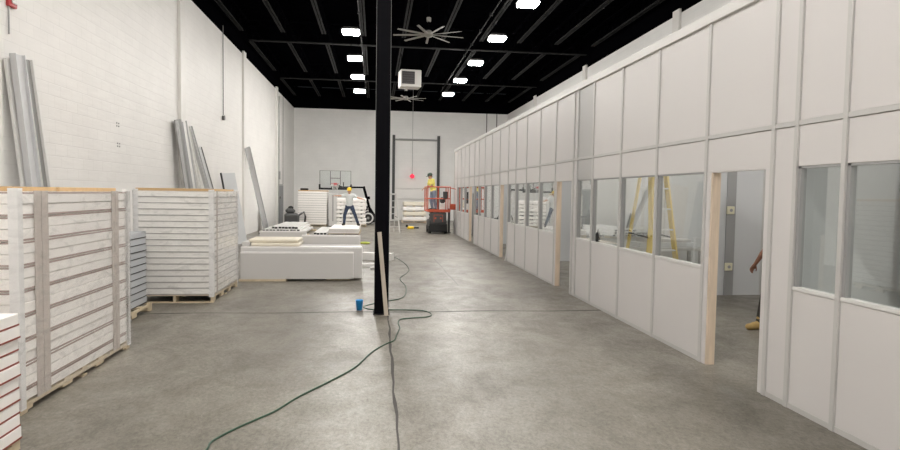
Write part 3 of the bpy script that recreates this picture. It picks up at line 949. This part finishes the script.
# white stack behind the worker: slabs with dark gaps
pallet((-1.25, 33.8, 0), 1.6, 1.2, 'pallet under the white slab stack behind the worker', .13)
zz = [(.13, .26), (.29, .45), (.50, .66), (.72, .88), (.92, 1.1), (1.12, 1.3), (1.32, 1.52)]
for i, (a, c) in enumerate(zz):
    x0, x1 = (-2.0, -.45) if i not in (2, 3) else (-2.1, -.5)
    b = MB().box(x0, x1, 33.2, 34.4, a, c, .03)
    tag(b.build('foam_slab', 'skin_white'), 'thick white slab, %s from the bottom behind the worker' % NTH[i], 'slab', 'thick white slabs')
    if i:
        pc = zz[i - 1][1]
        g = MB()
        for x in (-1.8, -1.25, -.7): g.box(x - .05, x + .05, 33.26, 34.3, pc, a)
        tag(g.build('spacer_batten', 'dark_metal'), 'dark spacers below the %s white slab behind the worker' % NTH[i], 'spacer')

# ------------------------------------------------------------------ left-wall fittings
b = MB().box(XL, XL + .02, 35.3, 37.0, 0, 2.25)
d = struct(b.build('door_6', 'alu_grey'))
MB().box(XL + .018, XL + .05, 35.4, 36.9, .02, 2.16, .003).build('door_leaf', 'door_grey', d)
MB().cyl((XL + .05, 35.55, 1.05), (XL + .11, 35.55, 1.05), .025).build('door_knob', 'conduit', d)
t = thing('pull_box', 'dark conduit running down the left wall to a small round box', 'conduit', (XL + .012, 22.6, 4.4))
MB().cyl((.03, 0, .1), (.03, 0, 3.2), .016, n=8).build('pipe', 'conduit_dark', t)
MB().cyl((0, 0, 0), (.08, 0, 0), .085, n=18).build('box', 'conduit_dark', t)
t = thing('pipe_and_box', 'thin pipe with grey switch box on the wall left of the far door', 'conduit', (XL + .012, 34.85, 1.2))
MB().cyl((.05, .3, 0), (.05, .3, 5.9), .03, n=8).build('pipe', 'conduit', t)
MB().box(0, .12, .18, .42, 1.3, 1.75, .01).build('box', 'conduit', t)
MB().cyl((.1, .3, .3), (.16, .3, .3), .07, n=12).build('bell', 'conduit_dark', t)
t = thing('fire_alarm', 'red fire alarm strobe high on the left wall pilaster', 'fire alarm', (XL, 9.90, 4.5))
MB().box(0, .06, -.09, .11, 0, .24, .012).build('housing', 'red_fire', t)
MB().box(.06, .08, -.05, .07, .05, .16, .01).build('lens', 'alu_white', t)
MB().cyl((.02, -.05, -.4), (.02, -.05, 0), .012, n=8).build('pipe', 'conduit', t)
for k, (yy, z) in enumerate(((13.65, 3.23), (13.68, 2.81))):
    b = MB()
    for dx in (0, .1):
        b.cyl((XL, yy + dx, z), (XL + .012, yy + dx, z), .014, n=8); b.cyl((XL, yy + dx, z - .06), (XL + .012, yy + dx, z - .06), .014, n=8)
    tag(b.build('wall_anchor', 'conduit'), '%s cluster of four anchor bolts on the white block wall' % ('upper', 'lower')[k], 'bolts')

# machine and cart by the far door
t = thing('floor_scrubber', 'dark grey floor machine by the far left corner', 'floor machine', (-4.2, 32.6, 0), .2)
MB().box(-.42, .30, -.45, .45, .14, .72, .1).build('body', 'machine', t)
MB().box(-.36, .1, -.35, .4, .70, .98, .1).build('tank', 'machine', t)
MB().sph((-.1, 0, 1.0), (.14, .14, .10)).build('lid', 'rubber', t)
for sx in (-.3, .22):
    MB().cyl((sx, -.47, .15), (sx, -.38, .15), .15, n=18).build('wheel', 'rubber', t)
    MB().cyl((sx, .38, .15), (sx, .47, .15), .15, n=18).build('wheel', 'rubber', t)
MB().tube([(.25, -.2, .6), (.55, -.25, .8), (.62, -.2, .55), (.6, 0, .2)], .05).build('hose', 'machine', t)
t = thing('hand_truck', 'upright dark hand truck against the far wall beside the lidded stack', 'hand truck', (-4.02, 35.2, 0))
f = MB(); f.tube([(-.16, 0, .1), (-.16, 0, 1.3), (-.12, 0, 1.55), (.12, 0, 1.55), (.16, 0, 1.3), (.16, 0, .1)], .02)
for z in (.4, .75, 1.1): f.box(-.16, .16, -.01, .01, z, z + .04)
f.build('frame', 'dark_metal', t)
MB().box(-.2, .2, -.25, 0, .02, .04).build('toe_plate', 'dark_metal', t)
for s in (-.2, .2): MB().cyl((s - .03, .1, .12), (s + .03, .1, .12), .12, n=16).build('wheel', 'rubber', t)
MB().box(-.13, .13, -.12, -.015, .85, 1.3, .02).build('motor_box', 'machine', t)

# ------------------------------------------------------------------ basketball hoop
t = thing('basketball_hoop', 'portable basketball hoop with clear backboard before the far wall', 'basketball hoop', (-2.25, 36.0, 0))
MB().box(-.86, .86, -.02, .02, 2.1, 3.06).build('backboard', 'backboard', t)
f = MB()
for (x0, x1, z0, z1) in ((-.9, -.86, 2.04, 3.08), (.86, .9, 2.04, 3.08), (-.9, .9, 3.05, 3.08)):
    f.box(x0, x1, -.028, .028, z0, z1)
f.build('board_frame', 'conduit', t)
f = MB(); f.box(-.92, .92, -.04, .04, 1.98, 2.09, .02); f.box(-.94, -.84, -.04, .04, 1.98, 2.3, .02); f.box(.84, .94, -.04, .04, 1.98, 2.3, .02)
f.build('padding', 'rubber', t)
sq = MB()
for (x0, x1, z0, z1) in ((-.3, -.26, 2.25, 3.05), (.26, .3, 2.25, 3.05), (-.3, .3, 2.62, 2.66)):
    sq.box(x0, x1, -.032, -.022, z0, z1)
sq.build('target_square', 'conduit_dark', t)
r = MB().torus((0, -.28, 2.32), .23, .012, 'z'); r.box(-.09, .09, -.06, -.03, 2.22, 2.36)
r.build('rim', 'red_plastic', t)
nt_ = MB()
for i in range(12):
    a = 2 * PI * i / 12; c = a + .26
    for e in (a + .26, a - .26):
        nt_.cyl((.23 * math.cos(a), -.28 + .23 * math.sin(a), 2.31), (.13 * math.cos(e), -.28 + .13 * math.sin(e), 1.95), .006, n=4)
nt_.build('net', 'alu_white', t)
a = MB()
a.bar((-.25, .06, 2.12), (1.62, .3, 2.14), .09, .10); a.bar((.0, .06, 2.3), (.4, .15, 2.14), .06, .06)
a.cyl((.45, .12, 2.1), (.45, .12, 2.42), .03)
a.build('arm', 'black', t)
a = MB()
a.bar((1.6, .3, 2.2), (2.0, .35, .75), .15, .16, (0, 1, 0)); a.bar((1.95, .35, .9), (2.3, .4, .35), .2, .2, (0, 1, 0)); a.box(1.75, 1.98, .22, .42, 1.45, 1.62, .02); a.box(1.62, 1.85, .2, .5, .8, 1.05, .02)
a.build('post', 'black', t)
MB().box(1.5, 2.75, .0, .8, .12, .42, .06).build('base', 'rubber', t)
for yy in (-.12, .75):
    w = MB().cyl((1.88, yy, .37), (1.88, yy + .14, .37), .37, n=28)
    wo = w.build('wheel', 'rubber', t)
    MB().torus((1.88, yy - .005, .37), .27, .045, 'y').build('wheel_ring', 'alu_white', wo)
    MB().cyl((1.88, yy - .02, .37), (1.88, yy, .37), .08, n=14).build('hub', 'conduit', wo)

# ------------------------------------------------------------------ loading door on the far wall
t = MB()
for i in range(4):
    t.box(1.35, 4.0, YF - .10, YF - .05, .02 + i * .71, .70 + i * .71, .008)
d = struct(t.build('door_7', 'skin_cool'))
f = MB(); f.box(1.16, 1.34, YF - .2, YF, 0, 5.75, .01); f.box(4.2, 4.38, YF - .2, YF, 0, 5.75, .01)
f.build('track', 'dark_metal', d)
f = MB().cyl((1.3, YF - .12, 5.45), (4.25, YF - .12, 5.45), .06); f.box(1.6, 4.0, YF - .16, YF - .08, 5.40, 5.52)
f.build('spring_shaft', 'conduit', d)
t = thing('pendant_light', 'red light hanging on a long thin cord before the loading door', 'warning light', (2.5, 41.6, 2.9))
MB().cyl((0, 0, .15), (0, 0, 5.85), .014, n=6).build('cord', 'conduit', t)
MB().sph((0, 0, .08), (.16, .16, .14)).build('lens', 'glow_red', t)
MB().cyl((0, 0, .17), (0, 0, .26), .05, n=12).build('cap', 'red_plastic', t)
# panels stacked before the door
pallet((2.45, 38.7, 0), 1.5, 1.2, 'pallet under the white stack before the loading door', .14, m='stud')
for i in range(4):
    z = .14 + i * .31
    for k, (za, zb) in enumerate(((z, z + .24),)):
        x0 = 1.7 + (.06 if i % 2 else 0)
        tag(MB().box(x0, 3.2, 38.1, 39.3, za, zb, .04).build('foam_slab', 'cream' if i % 2 else 'skin_white'), 'thick slab before the loading door, %s from the bottom' % NTH[i], 'slab', 'slabs before the loading door')
    if i < 3:
        g = MB()
        for x in (1.9, 2.45, 3.0): g.box(x - .05, x + .05, 38.16, 39.2, z + .24, z + .31)
        tag(g.build('spacer_batten', 'stud'), 'wood spacers above the %s slab before the loading door' % NTH[i], 'spacer')

# ------------------------------------------------------------------ step ladders
def stepladder(loc, rotz, h, wb, wt, spread, m_rail, m_step, steps, label, feet=True):
    t = thing('step_ladder', label, 'step ladder', loc, rotz)
    for s in (-1, 1):
        MB().bar((s * wb / 2, 0, 0), (s * wt / 2, spread * .45, h), .035, .09, (0, 1, 0)).build('rail', m_rail, t)
        MB().bar((s * wb / 2 * .9, spread, 0), (s * wt / 2, spread * .52, h * .97), .03, .05, (0, 1, 0)).build('rear_rail', m_rail, t)
    for i in range(1, steps + 1):
        u = i / (steps + 1)
        w = (wb * (1 - u) + wt * u) / 2
        MB().box(-w, w, spread * .45 * u - .04, spread * .45 * u + .045, h * u - .012, h * u + .012).build('step', m_step, t)
        if i % 2 == 0:
            y = spread + (spread * .52 - spread) * u
            MB().box(-w * .92, w * .92, y - .012, y + .012, h * u - .02, h * u + .02).build('rear_brace', m_step, t)
    MB().box(-wt / 2 - .04, wt / 2 + .04, spread * .38, spread * .62, h - .02, h + .05, .01).build('top_cap', m_rail, t)
    sp = MB()
    for s in (-1, 1):
        w = (wb * .6 + wt * .4) / 2
        sp.bar((s * w, spread * .45 * .4, h * .4), (s * w, spread * .8, h * .42), .012, .025)
    sp.build('spreader', 'dark_metal', t)
    return t
stepladder((.92, 28.3, 0), .25, 1.78, .50, .30, .9, 'alu_white', 'alu_white', 5, 'white step ladder on the floor just right of the black column')
stepladder((4.66, 9.27, 0), .3, 3.0, .64, .20, .86, 'ladder_y', 'ladder_a', 8, 'tall yellow step ladder standing behind the clean-room windows')
stepladder((4.35, 16.1, 0), .5, 2.4, .55, .3, 1.0, 'alu_white', 'alu_white', 7, 'white step ladder behind the windows of the middle clean room')

# ------------------------------------------------------------------ scissor lift
LX, LY = 2.9, 28.9
t = thing('scissor_lift', 'orange scissor lift parked at the far end of the clean-room wall', 'scissor lift', (LX, LY, 0))
MB().box(-.38, .40, -.8, .8, .14, .62, .03).build('chassis', 'dark_metal', t)
MB().box(-.40, .42, -.86, -.78, .10, .46, .02).build('bumper', 'rubber', t)
for sx in (-.36, .38):
    for sy in (-.55, .55):
        w = MB().cyl((sx - .06, sy, .18), (sx + .06, sy, .18), .18, n=20).build('wheel', 'rubber', t)
sc = MB()
for s in (-.28, .28):
    for k in range(3):
        z = .5 + k * .17
        sc.bar((s, -.65, z), (s, .65, z + .17), .04, .07); sc.bar((s + .04, .65, z), (s + .04, -.65, z + .17), .04, .07)
sc.build('scissor_arm', 'dark_metal', t)
MB().box(-.36, .38, -.82, -.60, .5, .99, .03).build('battery_box', 'machine', t)
k = MB()
for (x, z) in ((-.12, .72), (.12, .72), (-.05, .42), (.16, .40), (-.2, .42)): k.box(x - .035, x + .035, -.84, -.82, z - .04, z + .04)
k.box(-.2, .22, -.83, -.82, .86, .88); k.box(-.2, -.18, -.83, -.82, .55, .88); k.box(.2, .22, -.83, -.82, .55, .88)
k.build('marker', 'orange', t)
MB().box(-.5, .55, -.85, .85, 1.0, 1.06, .01).build('platform', 'orange', t)
MB().box(-.5, .55, -.86, -.84, 1.05, 1.13).build('toe_board', 'orange', t)
g = MB()
P4 = [(-.49, -.84), (-.02, -.84), (.54, -.84), (.54, .84), (-.49, .84), (-.49, 0), (.54, 0)]
for (x, y) in P4: g.cyl((x, y, 1.04), (x, y, 2.16), .024, n=8)
for z in (1.62, 2.16):
    for (a, c) in (((-.49, -.84), (.54, -.84)), ((.54, -.84), (.54, .84)), ((.54, .84), (-.49, .84)), ((-.49, .84), (-.49, -.84))):
        g.cyl((*a, z), (*c, z), .024, n=8)
g.cyl((.54, -.84, 2.12), (.82, -.84, 2.06), .02, n=8); g.cyl((.82, -.84, 2.06), (.84, -.84, 1.30), .02, n=8)
g.build('guard_rail', 'orange', t)
MB().box(.56, .86, -.9, -.62, 1.12, 1.38, .03).build('motor_cover', 'orange', t)
MB().box(.2, .42, -.9, -.86, 1.62, 1.95, .02).build('control_box', 'dark_metal', t)
t = thing('bag', 'white and dark bag hanging inside the scissor lift basket', 'bag', (LX + .22, LY - .55, 1.07))
MB().box(-.14, .14, -.1, .1, 0, .34, .05).build('pouch', 'stud_white', t)
MB().box(-.12, .12, -.09, .09, .34, .62, .06).build('upper', 'dark_metal', t)
b = MB().box(-.05, .05, -.05, .05, 0, 1.15, .01); b.box(-.08, .08, -.08, .08, 0, .04)
tag(b.build('bollard', 'dark_metal', loc=(3.5, 28.9, 0)), 'narrow dark post standing between the lift and the clean-room corner', 'post')
# tools on the floor at the far end
t = thing('power_tool', 'yellow and black tool lying on the floor before the far slabs', 'tool', (1.9, 31.8, 0), .3)
MB().box(-.22, .12, -.1, .1, 0, .14, .04).build('body', 'hat', t)
MB().box(.1, .42, -.05, .05, .02, .1, .03).build('handle', 'rubber', t)
MB().cyl((-.25, 0, .1), (-.25, 0, .22), .06).build('head', 'rubber', t)
t = thing('packaging_coil', 'coil of lime yellow strapping on the floor beyond the grey panels', 'coil', (-.35, 22.4, 0))
b = MB()
for r_, z in ((.17, .02), (.14, .05), (.19, .04), (.11, .02)): b.torus((0, 0, z), r_, .02)
b.build('strap', 'lime', t)
def rail_trim(name, p0, p1, label, w=.12, h=.09):
    d = Vector(p1) - Vector(p0)
    o = MB().bar((0, 0, h / 2), (d.x, d.y, h / 2), w, h).build(name, 'stud_white', loc=(p0[0], p0[1], 0))
    tag(o, label, 'trim piece')
rail_trim('trim_piece', (-.32, 17.2), (.5, 16.9), 'straight white trim piece on the floor behind the column', .3, .2)
rail_trim('trim_piece', (-.3, 15.4), (.2, 15.6), 'short white trim piece on the floor behind the column', .14, .08)
b = MB().tube(smooth_path([(-.1, 14.9, .04), (.12, 15.0, .06), (.25, 14.85, .05), (.3, 14.6, .03)]), .03)
tag(b.build('bent_trim', 'stud_white'), 'curved white offcut on the floor behind the column', 'offcut')

# ------------------------------------------------------------------ inside the clean rooms
t = thing('wall_panel', 'larger grey panel leaning on the inner partition behind the yellow ladder', 'panel', (5.25, 10.77, 0))
MB().bar((0, 0, .01), (.3, .2, 2.1), .62, .05, (0, 1, 0)).build('slab', 'grey_panel', t)
MB().bar((-.3, -.01, .01), (.0, .19, 2.1), .02, .056, (0, 1, 0)).build('edge_channel', 'alu', t)
t = thing('wall_panel', 'smaller grey panel leaning right of the larger one behind the ladder', 'panel', (5.68, 10.85, 0))
MB().bar((0, 0, .01), (.12, .12, 1.75), .5, .05, (0, 1, 0)).build('slab', 'inner', t)
MB().bar((-.24, -.01, .01), (-.12, .11, 1.75), .02, .056, (0, 1, 0)).build('edge_channel', 'alu', t)
t = thing('work_table', 'low work bench with panels inside the clean room', 'work bench', (5.2, 10.48, 0))
MB().box(-.62, .62, -.24, .24, .92, .97, .005).build('table_top', 'alu', t)
for sx in (-.56, .56):
    for sy in (-.2, .2): MB().box(sx - .025, sx + .025, sy - .025, sy + .025, 0, .92).build('leg', 'alu_grey', t)
MB().box(-.56, .56, -.21, -.19, .5, .56).build('stretcher', 'alu_grey', t)
tag(MB().box(4.62, 5.7, 10.28, 10.68, .972, 1.06, .01).build('wall_panel', 'inner'), 'pale panel lying flat on the bench inside the clean room', 'panel')
tag(MB().box(4.7, 5.6, 10.3, 10.63, 1.062, 1.12, .01).build('wall_panel', 'grey_panel'), 'upper grey panel lying on the bench inside the clean room', 'panel')
b = MB().lathe([(0, 0), (.035, 0), (.04, .02), (.04, .13), (.014, .17), (.012, .21), (0, .21)], n=14)
tag(b.build('bottle', 'rubber', loc=(3.735, 9.95, ZS + .005)), 'small dark bottle on the sill of the clean-room window', 'bottle')
for k, z in enumerate((1.63, .55)):
    t = thing('socket_box', '%s cream socket box on the grey post seen through the nearest doorway' % ('upper', 'lower')[k], 'socket', (6.72, 10.985, z))
    MB().box(-.075, .075, -.045, 0, -.075, .075, .01).build('plate', 'ceramic', t)
    MB().cyl((0, -.052, 0), (0, -.044, 0), .03, n=14).build('socket', 'alu_grey', t)
t = thing('control_cabinet', 'dark control cabinet standing inside the middle clean room', 'cabinet', (4.75, 12.9, 0))
MB().box(-.25, .25, -.2, .2, 0, 1.75, .02).build('body', 'door_grey', t)
MB().box(-.2, .2, -.212, -.2, 1.1, 1.6).build('panel', 'shelf', t)
t = thing('control_cabinet', 'tall dark cabinet inside the farther clean room', 'cabinet', (4.7, 19.5, 0))
MB().box(-.35, .35, -.3, .3, 0, 2.0, .02).build('body', 'door_grey', t)
MB().box(-.3, .3, -.312, -.3, .2, 1.9).build('door', 'shelf', t)
t = thing('control_cabinet', 'grey cabinet inside the farthest clean room', 'cabinet', (4.6, 26.4, 0))
MB().box(-.35, .35, -.3, .3, 0, 1.9, .02).build('body', 'shelf', t)
MB().box(-.3, .3, -.312, -.3, .2, 1.8).build('door', 'door_grey', t)
# flat steel sheet standing in the nearest room
t = thing('wall_panel', 'dark grey panel leaning behind the narrow window of the nearest room', 'panel', (4.95, 4.6, 0))
MB().bar((0, 0, .01), (.1, .4, 2.7), .5, .05, (0, 1, 0)).build('slab', 'alu_grey', t)

# ------------------------------------------------------------------ people
def remesh(bm, name, m, parent, voxel=.011, smooth=4):
    o = bpy.data.objects.new('tmp', bm.mesh('tmp', m)); C.objects.link(o)
    md = o.modifiers.new('r', 'REMESH'); md.mode = 'VOXEL'; md.voxel_size = voxel; md.use_smooth_shade = True
    ms = o.modifiers.new('s', 'SMOOTH'); ms.iterations = smooth; ms.factor = .5
    bpy.context.view_layer.update()
    me = bpy.data.meshes.new_from_object(o.evaluated_get(bpy.context.evaluated_depsgraph_get()))
    me.name = name
    old = o.data
    bpy.data.objects.remove(o); bpy.data.meshes.remove(old)
    if not me.materials: me.materials.append(MT[m])
    r = bpy.data.objects.new(name, me); C.objects.link(r); r.parent = parent
    return r

def hand(b, wrist, d, n, curl=.5, flip=1):
    """palm, four fingers, thumb.  d = forearm direction, n = palm normal"""
    d = Vector(d).normalized(); n = (Vector(n) - d * Vector(n).dot(d)).normalized(); s = d.cross(n) * flip
    w = Vector(wrist)
    b.capsule(w, w + d * .05, .024, .026)
    for k in (-.022, -.007, .008, .023):
        b.capsule(w + d * .03 + s * k * .8, w + d * .085 + s * k, .014, .012)
    for k, ln in ((-.027, .062), (-.009, .075), (.009, .082), (.027, .074)):
        p0 = w + d * .088 + s * k
        d1 = (d * math.cos(curl * .6) + n * math.sin(curl * .6)); d2 = (d * math.cos(curl * 1.6) + n * math.sin(curl * 1.6)); d3 = (d * math.cos(curl * 2.3) + n * math.sin(curl * 2.3))
        p1 = p0 + d1 * ln * .45; p2 = p1 + d2 * ln * .32; p3 = p2 + d3 * ln * .25
        b.capsule(p0, p1, .0098, .009); b.capsule(p1, p2, .009, .0083); b.capsule(p2, p3, .0083, .0075)
    p0 = w + d * .03 + s * .028
    p1 = p0 + (d * .7 + s * .7 + n * .2) * .038; p2 = p1 + (d * .95 + s * .25 + n * .3) * .032
    b.capsule(p0, p1, .014, .0105); b.capsule(p1, p2, .0105, .0085)

def person(name, label, loc, rotz, J, M_, headrot=(0, 0, 0), hat=None, bare=False):
    """J: joints in local space, facing -Y.  M_: materials skin, shirt, trousers, boots, hair"""
    t = thing(name, label, 'person', loc, rotz)
    V = {k: Vector(v) for k, v in J.items()}
    pel, ch, nk, hd = V['pelvis'], V['chest'], V['neck'], V['head']
    HR = Matrix.Rotation(headrot[2], 3, 'Z') @ Matrix.Rotation(headrot[0], 3, 'X') @ Matrix.Rotation(headrot[1], 3, 'Y')
    b = MB()
    # torso
    tw = (V['shR'] - V['shL']); tw.z = 0
    yaw = math.atan2(tw.y, tw.x)
    TR = Matrix.Rotation(yaw, 3, 'Z')
    def torso(b, k):
        mid = pel.lerp(ch, .5)
        b.sph(pel, (.165 + k, .115 + k, .13 + k), 18, 12, mtx=TR); b.sph(mid, (.145 + k, .105 + k, .17 + k), 18, 12, mtx=TR)
        b.sph(ch, (.17 + k, .12 + k, .19 + k), 18, 12, mtx=TR)
        for s in ('L', 'R'):
            b.capsule(ch.lerp(nk, .8), V['sh' + s], .06 + k, .062 + k)
            b.capsule(ch, V['sh' + s], .1 + k, .06 + k)
    torso(b, 0)
    b.capsule(ch.lerp(nk, .7), hd + HR @ Vector((0, .015, -.06)), .062, .055)
    # head with face
    H = lambda x, y, z: hd + HR @ Vector((x, y, z))
    b.sph(H(0, .012, .035), (.076, .094, .085), 20, 14, mtx=HR); b.sph(H(0, -.018, -.035), (.062, .072, .082), 20, 14, mtx=HR)
    b.capsule(H(0, -.062, -.095), H(0, -.04, -.09), .022, .035)
    b.capsule(H(0, -.088, .012), H(0, -.108, -.028), .009, .014)
    for s in (-1, 1):
        b.sph(H(s * .078, .012, -.012), (.012, .022, .033), 10, 8, mtx=HR)
        b.capsule(H(s * .014, -.088, .022), H(s * .05, -.074, .020), .010, .009)
        b.sph(H(s * .03, -.080, .004), .0125, 10, 8); b.sph(H(s * .04, -.06, -.03), (.022, .02, .02), 10, 8)
        b.sph(H(s * .012, -.103, -.03), .008, 8, 6)
    b.capsule(H(-.022, -.084, -.060), H(.022, -.084, -.060), .0075, .0075); b.capsule(H(-.018, -.082, -.071), H(.018, -.082, -.071), .008, .008)
    for s in ('L', 'R'):
        sh, el, wr = V['sh' + s], V['el' + s], V['wr' + s]
        b.capsule(sh, el, .052, .040); b.capsule(el, el.lerp(wr, .35), .040, .040); b.capsule(el.lerp(wr, .35), wr, .040, .026)
        hand(b, wr, (V.get('hd' + s, wr + (wr - el)) - wr), V.get('pn' + s, Vector((0, -.3, -1))), J.get('curl', .45) if not isinstance(J.get('curl'), tuple) else .45, 1 if s == 'R' else -1)
        hp, kn, an = V['hip' + s], V['kn' + s], V['an' + s]
        b.capsule(hp, kn, .088, .057); b.capsule(kn, kn.lerp(an, .35), .056, .058); b.capsule(kn.lerp(an, .35), an, .058, .040)
        toe = V['toe' + s]
        b.capsule(an, an.lerp(toe, .3) + Vector((0, 0, -.03)), .042, .036); b.capsule(an + Vector((0, 0, -.045)), toe, .038, .030)
    body = remesh(b, 'body', M_[0], t, .0085, 3)
    # eyes and brows
    for s in (-1, 1):
        e = MB().sph(H(s * .030, -.0865, .004), .008, 8, 6).build('eye', 'hair', t)
    # shirt
    b = MB(); torso(b, .016)
    for s in ('L', 'R'):
        sh, el = V['sh' + s], V['el' + s]
        b.capsule(sh, sh.lerp(el, .62), .070, .064)
        if M_[5] if len(M_) > 5 else False:
            b.capsule(sh.lerp(el, .5), el, .066, .056); b.capsule(el, el.lerp(V['wr' + s], .85), .056, .042)
    b.capsule(pel + Vector((0, 0, -.02)), pel + Vector((0, 0, .1)), .13, .13)
    remesh(b, 'shirt', M_[1], t, .012, 5)
    b = MB(); b.sph(pel + Vector((0, 0, -.05)), (.178, .13, .115), 18, 12, mtx=TR)
    for s in ('L', 'R'):
        hp, kn, an = V['hip' + s], V['kn' + s], V['an' + s]
        b.capsule(hp, kn, .104, .076); b.capsule(kn, an + Vector((0, 0, .02)), .076, .064)
    remesh(b, 'trousers', M_[2], t, .012, 5)
    for s in ('L', 'R'):
        an, toe = V['an' + s], V['toe' + s]
        b = MB(); b.capsule(an + Vector((0, 0, .07)), an + Vector((0, 0, -.03)), .058, .055)
        heel = an + (an - toe) * .25; heel.z = toe.z
        b.capsule(heel, toe, .045, .047); b.capsule(an + Vector((0, 0, -.02)), an.lerp(toe, .6), .054, .046)
        zmin = toe.z - .036
        so = MB()
        bt = remesh(b, 'boot', M_[3], t, .010, 3)
    # hair / hat
    b = MB(); b.sph(H(0, .022, .045), (.083, .098, .086), 18, 12, mtx=HR); b.sph(H(0, .05, -.01), (.072, .06, .07), 14, 10, mtx=HR)
    if not hat:
        remesh(b, 'hair', M_[4], t, .012, 2)
    else:
        remesh(b, 'hair', M_[4], t, .012, 2)
        b = MB()
        P = [(.112, .045), (.116, .05), (.114, .075), (.104, .115), (.08, .15), (.045, .168), (0, .173)]
        for r, z in P: pass
        n = 24
        pts = []
        for r, z in P:
            for i in range(n):
                a = 2 * PI * i / n
                pts.append(H(r * .93 * math.cos(a), .008 + r * 1.12 * math.sin(a), z))
        b._add(pts, [(j * n + i, j * n + (i + 1) % n, (j + 1) * n + (i + 1) % n, (j + 1) * n + i) for j in range(len(P) - 1) for i in range(n)], True)
        if hat == 'hat':
            br = []
            for r, z in ((.10, .05), (.135, .043), (.137, .05), (.10, .058)):
                for i in range(n):
                    a = 2 * PI * i / n
                    f = 1.12 + (.22 * max(0, -math.sin(a)) if r > .12 else 0)
                    br.append(H(r * .93 * math.cos(a), .008 + r * f * math.sin(a), z))
            b._add(br, [(j * n + i, j * n + (i + 1) % n, (j + 1) * n + (i + 1) % n, (j + 1) * n + i) for j in range(3) for i in range(n)], True)
            b.build('hard_hat', 'hat', t)
        else:
            v = []
            for r, z in ((.10, .047), (.19, .03), (.19, .036), (.10, .056)):
                for i in range(9):
                    a = -PI / 2 - .9 + 1.8 * i / 8
                    v.append(H(r * .8 * math.cos(a), .0 + r * 1.1 * math.sin(a), z))
            b._add(v, [(j * 9 + i, j * 9 + i + 1, (j + 1) * 9 + i + 1, (j + 1) * 9 + i) for j in range(3) for i in range(8)], True)
            b.build('cap', 'cap', t)
    return t

# worker standing on the low stack, arms spread, legs apart
JA = dict(pelvis=(0, 0, .93), chest=(.0, -.01, 1.27), neck=(0, -.01, 1.46), head=(-.01, -.04, 1.60),
          shL=(-.195, 0, 1.41), shR=(.195, 0, 1.41), elL=(-.42, -.10, 1.37), elR=(.43, -.12, 1.28), wrL=(-.60, -.25, 1.37), wrR=(.62, -.25, 1.24),
          hipL=(-.09, 0, .90), hipR=(.09, 0, .90), knL=(-.21, -.07, .50), knR=(.26, -.10, .52), anL=(-.25, .02, .09), anR=(.40, -.02, .09),
          toeL=(-.29, -.15, .045), toeR=(.48, -.18, .045), pnL=(0, -.2, -1), pnR=(0, -.2, -1))
person('person', 'person in yellow hard hat and grey tee with arms spread on the low stack', (-1.16, 29.0, .31), -.1, JA,
       ('skin', 'shirt_grey', 'jeans', 'boot', 'hair'), (.12, 0, 0), 'hat')
bpy_dec = MB().box(-.09, .09, -.146, -.143, 1.285, 1.325)   # dark print across the chest
# worker in the lift, seen in profile, turned to the left
JB = dict(pelvis=(0, 0, .92), chest=(0, -.07, 1.25), neck=(0, -.12, 1.44), head=(0, -.17, 1.58),
          shL=(-.19, -.10, 1.40), shR=(.19, -.10, 1.40), elL=(-.25, -.16, 1.12), elR=(.25, -.20, 1.13), wrL=(-.22, -.36, 1.02), wrR=(.2, -.38, 1.05),
          hipL=(-.09, 0, .89), hipR=(.09, 0, .89), knL=(-.11, -.06, .49), knR=(.11, .0, .49), anL=(-.11, .02, .09), anR=(.12, .10, .09),
          toeL=(-.12, -.15, .045), toeR=(.13, -.08, .045), pnL=(0, -.2, -1), pnR=(0, -.2, -1))
person('person', 'person in yellow tee, jeans and dark cap standing in the scissor lift', (LX - .2, LY - .35, 1.062), -PI / 2 + .35, JB,
       ('skin', 'shirt_yellow', 'jeans_lt', 'boot', 'hair'), (.25, 0, .1), 'cap')
# worker behind the doorway: only hand and boot show from the camera
JD = dict(pelvis=(0, 0, .95), chest=(0, -.02, 1.29), neck=(0, -.03, 1.48), head=(0, -.06, 1.62),
          shL=(-.19, 0, 1.43), shR=(.19, 0, 1.43), elL=(-.24, -.06, 1.13), elR=(.24, -.09, 1.14), wrL=(-.24, -.22, .90), wrR=(.25, -.30, .95),
          hipL=(-.09, 0, .92), hipR=(.09, 0, .92), knL=(-.10, -.05, .5), knR=(.10, -.26, .52), anL=(-.10, .12, .09), anR=(.11, -.34, .09),
          toeL=(-.11, -.05, .045), toeR=(.13, -.53, .045), pnL=(1, 0, 0), pnR=(-1, 0, 0))
person('person', 'person mostly hidden right of the nearest doorway, hand and tan boot showing', (5.82, 8.2, 0), -PI / 2, JD,
       ('skin_b', 'shirt_dark', 'trousers', 'boot_tan', 'hair'), (0, 0, 0), None)
bpy_dec.bm.free()
